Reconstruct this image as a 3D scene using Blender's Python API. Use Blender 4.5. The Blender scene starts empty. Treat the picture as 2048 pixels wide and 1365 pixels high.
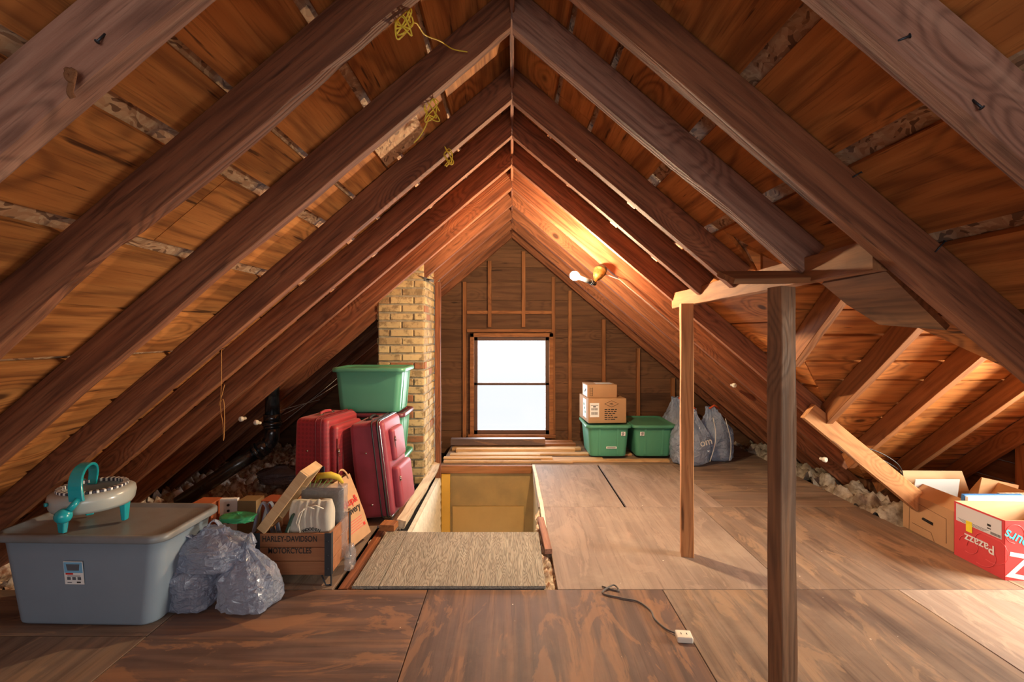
import bpy, bmesh, math, random
from mathutils import Vector, Matrix, noise
C = bpy.context.scene
COL = C.collection
random.seed(7)
R = math.radians
# ------------------------------------------------------------------ camera
FPX, HC, HOR = 990.0, 1.326, 668.0
cam_d = bpy.data.cameras.new('camera'); cam = bpy.data.objects.new('camera', cam_d); COL.objects.link(cam)
cam_d.sensor_width = 36.0; cam_d.lens = FPX/2048*36.0
cam_d.shift_y = -(682.5-HOR)/2048.0
cam_d.clip_start = 0.05
cam.location = (0, 0, HC); cam.rotation_euler = (R(90), 0, 0)
C.camera = cam
# ------------------------------------------------------------------ world and lights
C.view_settings.view_transform = 'Standard'; C.view_settings.look = 'None'
C.view_settings.gamma = 1.0; C.view_settings.exposure = -0.38; C.view_settings.use_curve_mapping = False
W = bpy.data.worlds.new('overcast_sky'); C.world = W; W.use_nodes = True
bg = W.node_tree.nodes['Background']; bg.inputs['Color'].default_value = (0.93, 0.96, 1.0, 1); bg.inputs['Strength'].default_value = 1.4
def area(name, loc, target, sx, sy, power, color):
    d = bpy.data.lights.new(name, 'AREA'); d.shape = 'RECTANGLE'; d.size = sx; d.size_y = sy
    d.energy = power; d.color = color
    o = bpy.data.objects.new(name, d); COL.objects.link(o); o.location = loc
    o.rotation_euler = (Vector(target)-Vector(loc)).to_track_quat('-Z', 'Y').to_euler(); return o
area('daylight_gable_window', (0.0, 6.50, 0.78), (0, 3.0, 0.5), 1.3, 1.7, 130, (0.93, 0.96, 1.0))
area('daylight_dormer_window', (3.84, 2.3, 0.86), (0.5, 2.6, 1.15), 0.85, 0.90, 300, (1.0, 0.89, 0.70))
area('daylight_rear_window', (0.0, -2.6, 1.15), (0, 4.0, 1.1), 1.8, 1.5, 40, (0.97, 0.95, 0.95))
area('stair_fill_light', (-0.25, 3.5, -1.5), (-0.25, 5.0, -0.2), 0.4, 0.4, 9, (1.0, 0.87, 0.62))  # added fill to brighten the stairwell wall, no lamp known down there
BULB_STRENGTH = 4600.0

# ------------------------------------------------------------------ helpers
def P(x, y, Y): return Vector(((x-1024)*Y/FPX, Y, HC-(y-HOR)*Y/FPX))
def tagp(o, label=None, cat=None, group=None, kind=None):
    if label: o['label'] = label
    if cat: o['category'] = cat
    if group: o['group'] = group
    if kind: o['kind'] = kind
    return o
def empty(name, loc=(0,0,0), rz=0.0):
    o = bpy.data.objects.new(name, None); COL.objects.link(o); o.location = loc; o.rotation_euler = (0,0,rz); o.empty_display_size = .05
    return o
def mesh_obj(name, me, mats, parent=None, loc=None, rot=None):
    o = bpy.data.objects.new(name, me); COL.objects.link(o)
    if not isinstance(mats, (list, tuple)): mats = [mats]
    for m in mats: me.materials.append(m)
    if parent: o.parent = parent
    if loc is not None: o.location = loc
    if rot is not None: o.rotation_euler = rot
    return o
class MB:
    def __init__(s): s.v=[]; s.f=[]; s.m=[]; s.sm=[]
    def add(s, vs, fs, mi=0, smooth=False, M=None):
        b = len(s.v)
        s.v += [ (M @ Vector(v)) if M is not None else Vector(v) for v in vs]
        s.f += [tuple(b+i for i in f) for f in fs]; s.m += [mi]*len(fs); s.sm += [smooth]*len(fs)
        return s
    def box(s, c, d, M=None, mi=0):
        x,y,z = c; a,b,e = d[0]/2,d[1]/2,d[2]/2
        vs = [(x+i*a,y+j*b,z+k*e) for i in(-1,1) for j in(-1,1) for k in(-1,1)]
        return s.add(vs, [(0,1,3,2),(4,6,7,5),(0,4,5,1),(2,3,7,6),(0,2,6,4),(1,5,7,3)], mi, False, M)
    def hexa(s, b, t, mi=0, M=None):      # bottom quad, top quad
        return s.add(list(b)+list(t), [(3,2,1,0),(4,5,6,7),(0,1,5,4),(1,2,6,5),(2,3,7,6),(3,0,4,7)], mi, False, M)
    def loft(s, rings, mi=0, smooth=True, cap0=True, cap1=True, M=None, closed=True):
        n = len(rings[0]); vs = [p for r in rings for p in r]; fs = []
        for i in range(len(rings)-1):
            for j in range(n if closed else n-1):
                k = (j+1) % n
                fs.append((i*n+j, i*n+k, (i+1)*n+k, (i+1)*n+j))
        if cap0: fs.append(tuple(reversed(range(n))))
        if cap1: fs.append(tuple((len(rings)-1)*n+j for j in range(n)))
        return s.add(vs, fs, mi, smooth, M)
    def tube(s, pts, r, n=8, mi=0, M=None, rr=None):
        pts = [Vector(p) for p in pts]; rings = []; up = None
        for i, p in enumerate(pts):
            t = (pts[min(i+1,len(pts)-1)]-pts[max(i-1,0)])
            if t.length < 1e-9: t = Vector((0,0,1))
            t.normalize()
            if up is None: up = t.orthogonal().normalized()
            else:
                up = up - t*up.dot(t)
                up = up.normalized() if up.length > 1e-6 else t.orthogonal().normalized()
            b = t.cross(up); q = rr[i] if rr else r
            rings.append([p + up*math.cos(a)*q + b*math.sin(a)*q for a in [2*math.pi*k/n for k in range(n)]])
        return s.loft(rings, mi, True, True, True, M)
    def lathe(s, prof, n=24, mi=0, M=None, cap0=True, cap1=True):
        rings = [[(r*math.cos(2*math.pi*k/n), r*math.sin(2*math.pi*k/n), z) for k in range(n)] for r, z in prof]
        return s.loft(rings, mi, True, cap0, cap1, M)
    def build(s, name, mats, parent=None, loc=None, rot=None, bevel=0, fix=True, bseg=2):
        me = bpy.data.meshes.new(name); me.from_pydata([tuple(v) for v in s.v], [], s.f)
        o = mesh_obj(name, me, mats, parent, loc, rot)
        for p, m, q in zip(me.polygons, s.m, s.sm): p.material_index = m; p.use_smooth = q
        if fix:
            bm = bmesh.new(); bm.from_mesh(me); bmesh.ops.recalc_face_normals(bm, faces=bm.faces); bm.to_mesh(me); bm.free()
        me.update()
        if bevel:
            b = o.modifiers.new('bevel', 'BEVEL'); b.width = bevel; b.segments = bseg; b.limit_method = 'ANGLE'; b.angle_limit = R(40)
        return o
def frame_mat(p0, xdir, zhint):
    x = Vector(xdir).normalized(); z = Vector(zhint); z = (z - x*z.dot(x)).normalized(); y = z.cross(x)
    M = Matrix(((x.x,y.x,z.x,p0[0]),(x.y,y.y,z.y,p0[1]),(x.z,y.z,z.z,p0[2]),(0,0,0,1)))
    return M
def beam(name, p0, p1, w, h, mat, zhint=(0,0,1), skew0=0.0, skew1=0.0, jit=.0012, seed=None, parent=None, rag=0.0, edge=.0025, seg=.06):
    """timber from p0 to p1 (line along the middle of its underside); w across, h deep; local x = grain"""
    p0=Vector(p0); p1=Vector(p1); L=(p1-p0).length; n=max(3,int(L/seg)); sd = random.random()*50 if seed is None else seed
    e = edge; prof=[(-w/2+e,0),(w/2-e,0),(w/2,e),(w/2,h-e),(w/2-e,h),(-w/2+e,h),(-w/2,h-e),(-w/2,e)]
    rings=[]
    for i in range(n+1):
        t=i/n; ring=[]
        for k,(y,z) in enumerate(prof):
            x = t*L + skew0*(z/h)*(1-t) + skew1*(z/h)*t
            q = Vector((x*2.2+sd, y*9, z*9+sd*1.7))
            dx = noise.noise(q*1.0)*jit*1.6 + noise.noise(q*5)*jit*.5
            dz = noise.noise(q+Vector((31,7,3)))*jit*1.6
            zz = z+dz; yy = y+dx
            if rag and z < h*.3:
                a = noise.noise(Vector((x*2.0+sd,3,1))); f = max(0,a+.25)
                zz += f*rag*(.6+.8*abs(noise.noise(Vector((x*14,k,sd)))))
                yy += (1 if y>0 else -1)*-f*rag*.25
            ring.append((x,yy,zz))
        rings.append(ring)
    o = MB().loft(rings, smooth=False).build(name, mat, parent)
    o.matrix_world = frame_mat(p0, p1-p0, zhint)
    return o
def rring(w, d, r, z, n=6, cx=0, cy=0):
    pts=[]; r=min(r,w/2-1e-4,d/2-1e-4)
    for sx,sy,a0 in((1,1,0),(-1,1,90),(-1,-1,180),(1,-1,270)):
        for k in range(n+1):
            a=R(a0+90*k/n); pts.append((cx+sx*(w/2-r)+r*math.cos(a), cy+sy*(d/2-r)+r*math.sin(a), z))
    return pts
def rbox(mb, w, d, h, r, M=None, mi=0, taper=1.0, n=5, bulge=0.0, zseg=6):
    """rounded box, base centre at origin"""
    rings=[]
    for k in range(n+1):
        a=R(90*k/n); q=r*(1-math.sin(a)); rings.append(rring(w-2*q, d-2*q, max(r-q*.6,.002), r*(1-math.cos(a))))
    for k in range(1,zseg):
        t=k/zseg; f=1+(taper-1)*t; b=bulge*math.sin(math.pi*t)
        rings.append(rring(w*f+b, d*f+b, r, r+(h-2*r)*t))
    for k in range(n+1):
        a=R(90*(n-k)/n); q=r*(1-math.sin(a)); rings.append(rring(w*taper-2*q, d*taper-2*q, max(r-q*.6,.002), h-r*(1-math.cos(a))))
    mb.loft(rings, mi, True, True, True, M); return mb
def dense(ring,step):
    out=[]
    for i,p in enumerate(ring):
        q=ring[(i+1)%len(ring)]; L=math.dist(p,q); n=max(1,int(round(L/step)))
        out+=[tuple(p[c]+(q[c]-p[c])*k/n for c in range(3)) for k in range(n)]
    return out
def TR(x=0,y=0,z=0,rx=0,ry=0,rz=0,s=1):
    return Matrix.Translation((x,y,z)) @ Matrix.Rotation(R(rz),4,'Z') @ Matrix.Rotation(R(ry),4,'Y') @ Matrix.Rotation(R(rx),4,'X') @ Matrix.Scale(s,4)
def text(name, body, size, mat, M, parent=None, depth=.0006, sx=1.0, bold=0.0):
    cu = bpy.data.curves.new('t','FONT'); cu.body=body; cu.size=size; cu.align_x='CENTER'; cu.align_y='CENTER'; cu.extrude=depth; cu.offset=bold
    to = bpy.data.objects.new('t',cu); COL.objects.link(to)
    dg = bpy.context.evaluated_depsgraph_get(); me = bpy.data.meshes.new_from_object(to.evaluated_get(dg))
    bpy.data.objects.remove(to); bpy.data.curves.remove(cu)
    me.transform(M @ Matrix.Diagonal((sx,1,1,1))); me.materials.clear()
    return mesh_obj(name, me, mat, parent)

# ------------------------------------------------------------------ materials
def newmat(name):
    m = bpy.data.materials.new(name); m.use_nodes=True; nt=m.node_tree; return m, nt, nt.nodes['Principled BSDF']
def rgba(c): return (c[0],c[1],c[2],1)
def S(r,g,b):
    f=lambda c:(c/255/12.92) if c/255<=.04045 else ((c/255+.055)/1.055)**2.4
    return (f(r),f(g),f(b))
class NT:
    def __init__(s,nt): s.nt=nt
    def n(s,t,**kw):
        o=s.nt.nodes.new(t)
        for k,v in kw.items(): setattr(o,k,v)
        return o
    def l(s,a,b): s.nt.links.new(a,b)
    def math(s,op,a,b=None,c=None,clamp=False):
        o=s.n('ShaderNodeMath',operation=op,use_clamp=clamp)
        for i,v in enumerate((a,b,c)):
            if v is None: continue
            if isinstance(v,(int,float)): o.inputs[i].default_value=v
            else: s.l(v,o.inputs[i])
        return o.outputs[0]
    def mix(s,f,a,b,bt='MIX'):
        o=s.n('ShaderNodeMix',data_type='RGBA',blend_type=bt)
        for i,v in ((0,f),(6,a),(7,b)):
            if isinstance(v,(int,float)): o.inputs[i].default_value=v
            elif isinstance(v,(tuple,list)): o.inputs[i].default_value=rgba(v)
            else: s.l(v,o.inputs[i])
        return o.outputs[2]
    def map(s,vec,scale=(1,1,1),loc=(0,0,0)):
        o=s.n('ShaderNodeMapping'); s.l(vec,o.inputs[0]); o.inputs[1].default_value=loc; o.inputs[3].default_value=scale; return o.outputs[0]
    def noise(s,vec,sc=1,det=4,ro=.55,dist=0):
        o=s.n('ShaderNodeTexNoise'); s.l(vec,o.inputs['Vector']); o.inputs['Scale'].default_value=sc; o.inputs['Detail'].default_value=det
        o.inputs['Roughness'].default_value=ro; o.inputs['Distortion'].default_value=dist; return o.outputs[0]
    def ramp(s,f,a,b):
        o=s.n('ShaderNodeMapRange',interpolation_type='SMOOTHSTEP'); s.l(f,o.inputs[0]); o.inputs[1].default_value=a; o.inputs[2].default_value=b; return o.outputs[0]
def wood(name, base, dark, light, stain=None, specks=0, gstr=.5, knots=.5, rough=.75, ring=14, ringamt=.45, fib=.35, bump=.25, stainamt=.45, vary=.3, gs=1.0, spec=.3):
    m,nt,b=newmat(name); k=NT(nt)
    tc=k.n('ShaderNodeTexCoord').outputs['Object']; oi=k.n('ShaderNodeObjectInfo').outputs['Random']; gi=k.n('ShaderNodeNewGeometry').outputs['Random Per Island']
    r=k.math('ADD',oi,gi)
    cb=k.n('ShaderNodeCombineXYZ'); k.l(k.math('MULTIPLY',r,41.0),cb.inputs[0]); k.l(k.math('MULTIPLY',r,17.3),cb.inputs[1]); k.l(k.math('MULTIPLY',r,29.1),cb.inputs[2])
    va=k.n('ShaderNodeVectorMath',operation='ADD'); k.l(tc,va.inputs[0]); k.l(cb.outputs[0],va.inputs[1]); v=va.outputs[0]
    # knots
    vo=k.n('ShaderNodeTexVoronoi'); k.l(k.map(v,(2.0*gs,3.6*gs,3.6*gs)),vo.inputs['Vector']); vo.inputs['Scale'].default_value=1.0; kd=vo.outputs['Distance']
    kpull=k.math('MULTIPLY',k.math('SUBTRACT',1.0,k.ramp(kd,0.0,.42)),.35*min(1,knots*2))
    g=k.noise(k.map(v,(gstr*gs,4.2*gs,4.2*gs)),1,3,.5)
    g=k.math('ADD',g,kpull)
    rings=k.math('MULTIPLY_ADD',k.math('SINE',k.math('MULTIPLY',g,ring*6.283)),.5,.5)
    rings=k.math('POWER',rings,1.8)
    f=k.noise(k.map(v,(5*gs,150*gs,150*gs)),1,5,.65)
    f2=k.noise(k.map(v,(1.6*gs,28*gs,28*gs)),1,5,.6)
    st=k.noise(k.map(v,(1.0,2.6,2.6)),1.1,5,.6,.4)
    col=k.mix(k.math('MULTIPLY',rings,ringamt),base,dark)
    col=k.mix(k.math('MULTIPLY',k.ramp(f2,.42,.72),.55),col,light)
    col=k.mix(k.math('MULTIPLY',k.ramp(f,.5,.72),fib),col,dark)
    sc = stain if stain else tuple(c*.45 for c in dark)
    col=k.mix(k.math('MULTIPLY',k.ramp(st,.52,.78),stainamt),col,sc)
    # streak marks along the grain
    sm=k.noise(k.map(v,(3.0,34,34),(5,3,1)),1,3,.5); col=k.mix(k.math('MULTIPLY',k.ramp(sm,.66,.72),.8*min(1,knots+.3)),col,tuple(c*.35 for c in dark))
    if knots>0:
        on=k.math('GREATER_THAN',vo.outputs['Color'],1-knots*.55)
        core=k.math('MULTIPLY',k.math('SUBTRACT',1.0,k.ramp(kd,.04,.10)),on)
        halo=k.math('MULTIPLY',k.math('SUBTRACT',1.0,k.ramp(kd,.08,.24)),on)
        col=k.mix(k.math('MULTIPLY',halo,.5),col,tuple(c*.8 for c in light))
        col=k.mix(k.math('MULTIPLY',core,.85),col,tuple(c*.4 for c in dark))
    if specks:
        v2=k.n('ShaderNodeTexVoronoi'); k.l(k.map(v,(16,16,16)),v2.inputs['Vector']); v2.inputs['Scale'].default_value=1.0
        s2=k.n('ShaderNodeSeparateColor'); k.l(v2.outputs['Color'],s2.inputs[0])
        rad=k.math('MULTIPLY',k.math('POWER',s2.outputs[1],5.0),.075); hit=k.math('MULTIPLY',k.math('LESS_THAN',v2.outputs['Distance'],rad),k.math('GREATER_THAN',s2.outputs[0],.35))
        col=k.mix(k.math('MULTIPLY',hit,.8),col,S(226,214,198))
        dst=k.noise(k.map(v,(1,1,1),(7,7,7)),2.2,6,.7); col=k.mix(k.math('MULTIPLY',k.ramp(dst,.45,.75),.35*specks),col,S(186,170,152))
        mott=k.noise(k.map(v,(1.4,4,4),(2,9,4)),1.4,6,.65,1.2); col=k.mix(k.math('MULTIPLY',k.ramp(mott,.54,.60),.5),col,light)
    br=k.math('MULTIPLY_ADD',k.math('FRACT',k.math('MULTIPLY',r,7.31)),vary*2,1-vary)
    hs=k.n('ShaderNodeHueSaturation'); k.l(br,hs.inputs['Value']); k.l(col,hs.inputs['Color'])
    k.l(hs.outputs[0],b.inputs['Base Color']); b.inputs['Roughness'].default_value=rough; b.inputs['Specular IOR Level'].default_value=spec
    bp=k.n('ShaderNodeBump'); bp.inputs['Strength'].default_value=bump; bp.inputs['Distance'].default_value=.004
    hgt=k.math('ADD',k.math('MULTIPLY',f,.6),k.math('MULTIPLY',rings,-.35)); k.l(hgt,bp.inputs['Height']); k.l(bp.outputs[0],b.inputs['Normal'])
    return m
def plain(name, c, rough=.5, metal=0, spec=.5, nz=.0, nsc=8, bump=0.0, bsc=60, c2=None, trans=0, sheen=0, coat=0, alpha=1.0, sub=0):
    m,nt,b=newmat(name); k=NT(nt); b.inputs['Roughness'].default_value=rough; b.inputs['Metallic'].default_value=metal; b.inputs['Specular IOR Level'].default_value=spec
    tc=k.n('ShaderNodeTexCoord').outputs['Object']
    if nz or c2:
        n=k.noise(tc,nsc,5,.6); c2=c2 or tuple(x*(1-nz) for x in c); k.l(k.mix(k.ramp(n,.35,.68),c,c2),b.inputs['Base Color'])
    else: b.inputs['Base Color'].default_value=rgba(c)
    if bump:
        bp=k.n('ShaderNodeBump'); bp.inputs['Strength'].default_value=bump; bp.inputs['Distance'].default_value=.003; k.l(k.noise(tc,bsc,4,.6),bp.inputs['Height']); k.l(bp.outputs[0],b.inputs['Normal'])
    b.inputs['Coat Weight'].default_value=coat; b.inputs['Transmission Weight'].default_value=trans; b.inputs['Alpha'].default_value=alpha; b.inputs['Sheen Weight'].default_value=sheen
    if sub: b.inputs['Subsurface Weight'].default_value=sub
    return m
M_raf = wood('rafter_wood', S(128,77,50), S(62,34,22), S(172,114,78), gstr=.22, stain=S(58,36,28), knots=.35, ring=20, ringamt=.5, fib=.6, vary=.10, stainamt=.5, bump=.5)
M_rafr= wood('rafter_wood_grey', S(146,102,82), S(84,54,42), S(186,144,120), gstr=.22, stain=S(74,52,44), knots=.35, ring=20, ringamt=.55, fib=.6, vary=.06, stainamt=.55, bump=.6)
M_she = wood('sheathing_pine', S(180,112,56), S(84,42,18), S(212,144,78), stain=S(58,30,14), knots=.95, ring=9, ringamt=.55, fib=.5, vary=.18, stainamt=.6, gs=.9, bump=.35)
M_wall= wood('gable_boards', S(108,74,50), S(58,36,24), S(130,92,62), stain=S(40,25,17), knots=.6, ring=7, ringamt=.4, fib=.4, vary=.18)
M_stud= wood('stud_wood', S(146,94,56), S(96,58,34), S(172,118,76), knots=.3, ring=12, vary=.12)
M_post= wood('post_wood', S(186,134,88), S(134,88,54), S(208,160,112), stain=S(96,64,42), knots=.7, ring=14, vary=.03)
M_postg=wood('post_wood_weathered', S(134,100,74), S(76,56,44), S(178,126,84), stain=S(56,48,46), knots=.5, ring=14, vary=.02, stainamt=.95)
M_lum = wood('lumber_pale', S(196,158,112), S(150,108,70), S(218,184,142), knots=.3, ring=10, vary=.15)
M_floorA=wood('plywood_dark', S(98,78,72), S(60,48,46), S(150,110,80), stain=S(66,50,48), specks=.25, knots=0, ring=12, ringamt=.5, fib=.45, vary=.05, bump=.12, gs=.45, rough=.62, stainamt=.6)
M_floorB=wood('plywood_brown', S(124,106,94), S(78,62,54), S(162,134,108), stain=S(92,72,64), specks=.5, knots=0, ring=12, ringamt=.5, fib=.5, vary=.05, bump=.12, gs=.45, rough=.68, stainamt=.6)
M_floorC=wood('plywood_grey', S(138,122,112), S(98,82,74), S(162,142,128), stain=S(104,84,74), specks=.9, knots=0, ring=8, ringamt=.3, fib=.5, vary=.05, bump=.15, gs=.5, rough=.7, stainamt=.5)
M_floorD=wood('plywood_pale', S(152,136,126), S(112,94,84), S(176,158,142), stain=S(116,100,96), specks=.6, knots=0, ring=10, ringamt=.3, fib=.5, vary=.04, bump=.15, gs=.5, rough=.7)
M_rough=wood('rough_sawn_plywood', S(152,146,134), S(80,74,66), S(186,180,166), stain=S(106,98,86), knots=0, ring=30, ringamt=.5, fib=.9, vary=.04, bump=1.0, gs=2.2, rough=.8, stainamt=.3)
M_crate=wood('crate_wood', S(148,98,66), S(112,70,46), S(168,116,80), knots=0, ring=8, ringamt=.2, fib=.25, vary=.05, bump=.1, stainamt=.15, rough=.5)
M_nat = wood('natural_frame', S(196,160,118), S(160,122,84), S(212,180,140), knots=0, ring=8, ringamt=.2, vary=.05)
M_joist=wood('joist_pale', S(206,186,158), S(150,126,98), S(222,206,184), stain=S(110,90,70), knots=.3, ring=9, vary=.06, bump=.5)
def osb():
    m,nt,b=newmat('osb_flakes'); k=NT(nt); tc=k.n('ShaderNodeTexCoord').outputs['Object']
    nv=k.n('ShaderNodeTexNoise'); k.l(tc,nv.inputs['Vector']); nv.inputs['Scale'].default_value=9
    va=k.n('ShaderNodeVectorMath',operation='MULTIPLY_ADD'); k.l(nv.outputs[1],va.inputs[0]); va.inputs[1].default_value=(.12,.12,.12); k.l(tc,va.inputs[2])
    vo=k.n('ShaderNodeTexVoronoi'); k.l(k.map(va.outputs[0],(38,95,60)),vo.inputs['Vector']); vo.inputs['Scale'].default_value=1
    vo2=k.n('ShaderNodeTexVoronoi'); k.l(k.map(va.outputs[0],(90,40,60),(3,1,2)),vo2.inputs['Vector']); vo2.inputs['Scale'].default_value=1
    sp=k.n('ShaderNodeSeparateColor'); k.l(vo.outputs['Color'],sp.inputs[0]); sp2=k.n('ShaderNodeSeparateColor'); k.l(vo2.outputs['Color'],sp2.inputs[0])
    c=k.mix(sp.outputs[0],S(158,118,84),S(214,180,142)); c=k.mix(k.math('MULTIPLY',sp2.outputs[0],.6),c,S(176,122,84)); c=k.mix(k.ramp(sp.outputs[1],.85,.9),c,S(120,84,58))
    k.l(c,b.inputs['Base Color']); b.inputs['Roughness'].default_value=.75
    bp=k.n('ShaderNodeBump'); bp.inputs['Strength'].default_value=.6; bp.inputs['Distance'].default_value=.003; k.l(sp.outputs[0],bp.inputs['Height']); k.l(bp.outputs[0],b.inputs['Normal']); return m
M_osb=osb()
def brickm():
    m,nt,b=newmat('yellow_brick'); k=NT(nt); tc=k.n('ShaderNodeTexCoord').outputs['Object']; gi=k.n('ShaderNodeNewGeometry').outputs['Random Per Island']
    n=k.noise(tc,14,6,.7); n2=k.noise(tc,4,4,.6)
    c=k.mix(gi,S(200,176,130),S(160,136,98)); c=k.mix(k.ramp(gi,.86,.9),c,S(150,100,68)); c=k.mix(k.math('MULTIPLY',k.ramp(n,.48,.62),.75),c,S(112,92,66)); c=k.mix(k.math('MULTIPLY',k.ramp(n2,.56,.68),.5),c,S(110,92,68))
    k.l(c,b.inputs['Base Color']); b.inputs['Roughness'].default_value=.9
    bp=k.n('ShaderNodeBump'); bp.inputs['Strength'].default_value=.6; bp.inputs['Distance'].default_value=.006; k.l(n,bp.inputs['Height']); k.l(bp.outputs[0],b.inputs['Normal']); return m
M_brick=brickm()
M_mortar=plain('mortar',S(158,146,122),.95,nz=.35,nsc=20,bump=.8,bsc=70)
M_green=plain('green_plastic',S(78,148,120),.42,nz=.06,nsc=3)
M_green_lid=plain('green_lid_plastic',S(76,142,114),.4,nz=.1,nsc=4)
M_maroon=plain('maroon_lid',S(96,40,54),.4)
M_grey=plain('grey_plastic',S(128,142,156),.42,nz=.07,nsc=3,bump=.05,bsc=300)
M_greylid=plain('grey_lid_plastic',S(122,126,130),.4,c2=S(110,110,108),nsc=4)
M_teal=plain('teal_plastic',S(22,150,162),.25,coat=.3)
M_ringp=plain('light_grey_plastic',S(164,168,164),.28,coat=.3)
M_white=plain('white_plastic',S(226,226,222),.4)
M_black=plain('black_plastic',S(26,26,28),.45)
M_iron=plain('black_cast_iron',S(24,25,27),.22,c2=S(46,48,50),nsc=16,bump=.35,bsc=50,spec=.8)
M_dmetal=plain('dark_steel',S(62,66,72),.45,metal=.6)
M_chrome=plain('chrome',S(200,200,200),.2,metal=1)
M_brass=plain('aged_brass',S(170,140,84),.35,metal=.9,c2=S(110,86,50),nsc=30)
M_label=plain('label_paper',S(232,232,230),.6)
M_ink=plain('black_ink',S(34,30,28),.7)
M_inkblue=plain('label_blue',S(120,178,214),.5)
M_inkgrey=plain('label_grey',S(92,96,104),.5)
M_red=plain('red_ink',S(200,44,40),.5)
M_redbox=plain('red_card',S(206,66,70),.45,nz=.06)
M_redline=plain('pink_line',S(222,92,98),.5)
M_cyan=plain('cyan_ink',S(70,200,214),.5)
M_yel=plain('yellow_tag',S(240,220,40),.5)
M_card=plain('cardboard',S(176,136,98),.8,nz=.1,nsc=5,bump=.1,bsc=40)
M_card2=plain('cardboard_inner',S(190,160,126),.85,nz=.08,nsc=5)
M_kraft=plain('kraft_paper',S(186,146,108),.8,nz=.12,nsc=7,bump=.3,bsc=14)
M_purple=plain('purple_print',S(70,60,110),.6)
M_glossw=plain('white_card',S(226,228,230),.45)
M_blue=plain('blue_card',S(60,120,190),.45)
M_canvas=plain('canvas_cloth',S(190,182,168),.9,nz=.08,bump=.5,bsc=300,sheen=.2)
M_cord=plain('cotton_cord',S(232,222,202),.9,bump=.5,bsc=300)
M_ycord=plain('yellow_rope',S(226,196,60),.6,bump=.5,bsc=400)
M_twine=plain('twine',S(176,120,58),.8)
M_porc=plain('porcelain',S(226,220,206),.25)
M_wire=plain('grey_wire',S(150,140,130),.5)
M_wired=plain('black_cable',S(34,34,36),.4)
M_yellowpaint=plain('ochre_paint',S(196,150,52),.5,nz=.08,nsc=5)
M_stairwall=plain('tan_wall',S(160,130,78),.6,c2=S(136,112,70),nsc=2.5)
M_plaster=plain('white_plaster',S(232,224,206),.9,nz=.2,nsc=14,bump=.9,bsc=30)
M_glass_m=None
M_insul=plain('insulation_fluff',S(240,228,208),.95,c2=S(150,104,76),nsc=22,bump=1,bsc=60)
M_insg=plain('insulation_grey',S(178,170,156),.95,c2=S(112,98,84),nsc=12,bump=1,bsc=60)
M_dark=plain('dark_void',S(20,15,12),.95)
M_flash=plain('metal_flashing',S(150,154,156),.35,metal=.8,nz=.3,nsc=20)
M_banana=plain('yellow_cloth',S(206,178,60),.7)
M_leaf=plain('green_leaf',S(90,140,60),.6)
M_brown=plain('brown_cloth',S(96,66,40),.85,nz=.3)
M_navy=plain('navy_cloth',S(40,44,62),.8)
def suit(name,c,c2,pat=True):
    m,nt,b=newmat(name); k=NT(nt); tc=k.n('ShaderNodeTexCoord').outputs['Object']
    col=c
    n=k.noise(tc,6,4,.6); col=k.mix(k.ramp(n,.4,.7),c,tuple(x*.8 for x in c))
    if pat:
        ro=k.n('ShaderNodeMapping'); k.l(tc,ro.inputs[0]); ro.inputs[2].default_value=(0,R(45),0); ro.inputs[3].default_value=(1,1,1)
        sp=k.n('ShaderNodeSeparateXYZ'); k.l(ro.outputs[0],sp.inputs[0])
        a=k.math('SINE',k.math('MULTIPLY',sp.outputs[0],150)); d=k.math('SINE',k.math('MULTIPLY',sp.outputs[2],150))
        col=k.mix(k.math('MULTIPLY',k.ramp(k.math('MULTIPLY',a,d),.1,.3),.45),col,c2)
    k.l(col,b.inputs['Base Color']); b.inputs['Roughness'].default_value=.5; b.inputs['Sheen Weight'].default_value=.15
    bp=k.n('ShaderNodeBump'); bp.inputs['Strength'].default_value=.25; bp.inputs['Distance'].default_value=.002; k.l(k.noise(tc,260,3,.6),bp.inputs['Height'])
    k.l(bp.outputs[0],b.inputs['Normal']); return m
M_suitA=suit('red_brocade',S(158,40,50),S(108,24,34)); M_suitB=suit('magenta_fabric',S(146,52,70),S(110,36,52),False)
def film(name,c,alpha,rough=.22,bsc=26,bstr=.8,trl=.35):
    m,nt,b=newmat(name); k=NT(nt); tc=k.n('ShaderNodeTexCoord').outputs['Object']; nt.nodes.remove(b)
    out=nt.nodes['Material Output']
    n=k.noise(tc,bsc,3,.55,1.2); bp=k.n('ShaderNodeBump'); bp.inputs['Strength'].default_value=bstr; bp.inputs['Distance'].default_value=.03
    rdg=k.math('ABSOLUTE',k.math('SUBTRACT',n,.5)); k.l(rdg,bp.inputs['Height'])
    pr=k.n('ShaderNodeBsdfPrincipled'); pr.inputs['Base Color'].default_value=rgba(c); pr.inputs['Roughness'].default_value=rough; pr.inputs['Coat Weight'].default_value=1.0; pr.inputs['Coat Roughness'].default_value=.12; pr.inputs['Specular IOR Level'].default_value=1.0; k.l(bp.outputs[0],pr.inputs['Normal'])
    tl=k.n('ShaderNodeBsdfTranslucent'); tl.inputs[0].default_value=rgba(c); k.l(bp.outputs[0],tl.inputs['Normal'])
    mx=k.n('ShaderNodeMixShader'); mx.inputs[0].default_value=trl; k.l(pr.outputs[0],mx.inputs[1]); k.l(tl.outputs[0],mx.inputs[2])
    tr=k.n('ShaderNodeBsdfTransparent'); m2=k.n('ShaderNodeMixShader'); m2.inputs[0].default_value=alpha; k.l(tr.outputs[0],m2.inputs[1]); k.l(mx.outputs[0],m2.inputs[2])
    k.l(m2.outputs[0],out.inputs['Surface']); return m
M_bag=film('grey_carrier_film',S(176,186,208),.85,rough=.15,bsc=22,bstr=.8,trl=.45); M_bagw=film('white_bin_liner',S(190,208,236),.85,rough=.16,bsc=18,bstr=.8,trl=.45)
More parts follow.
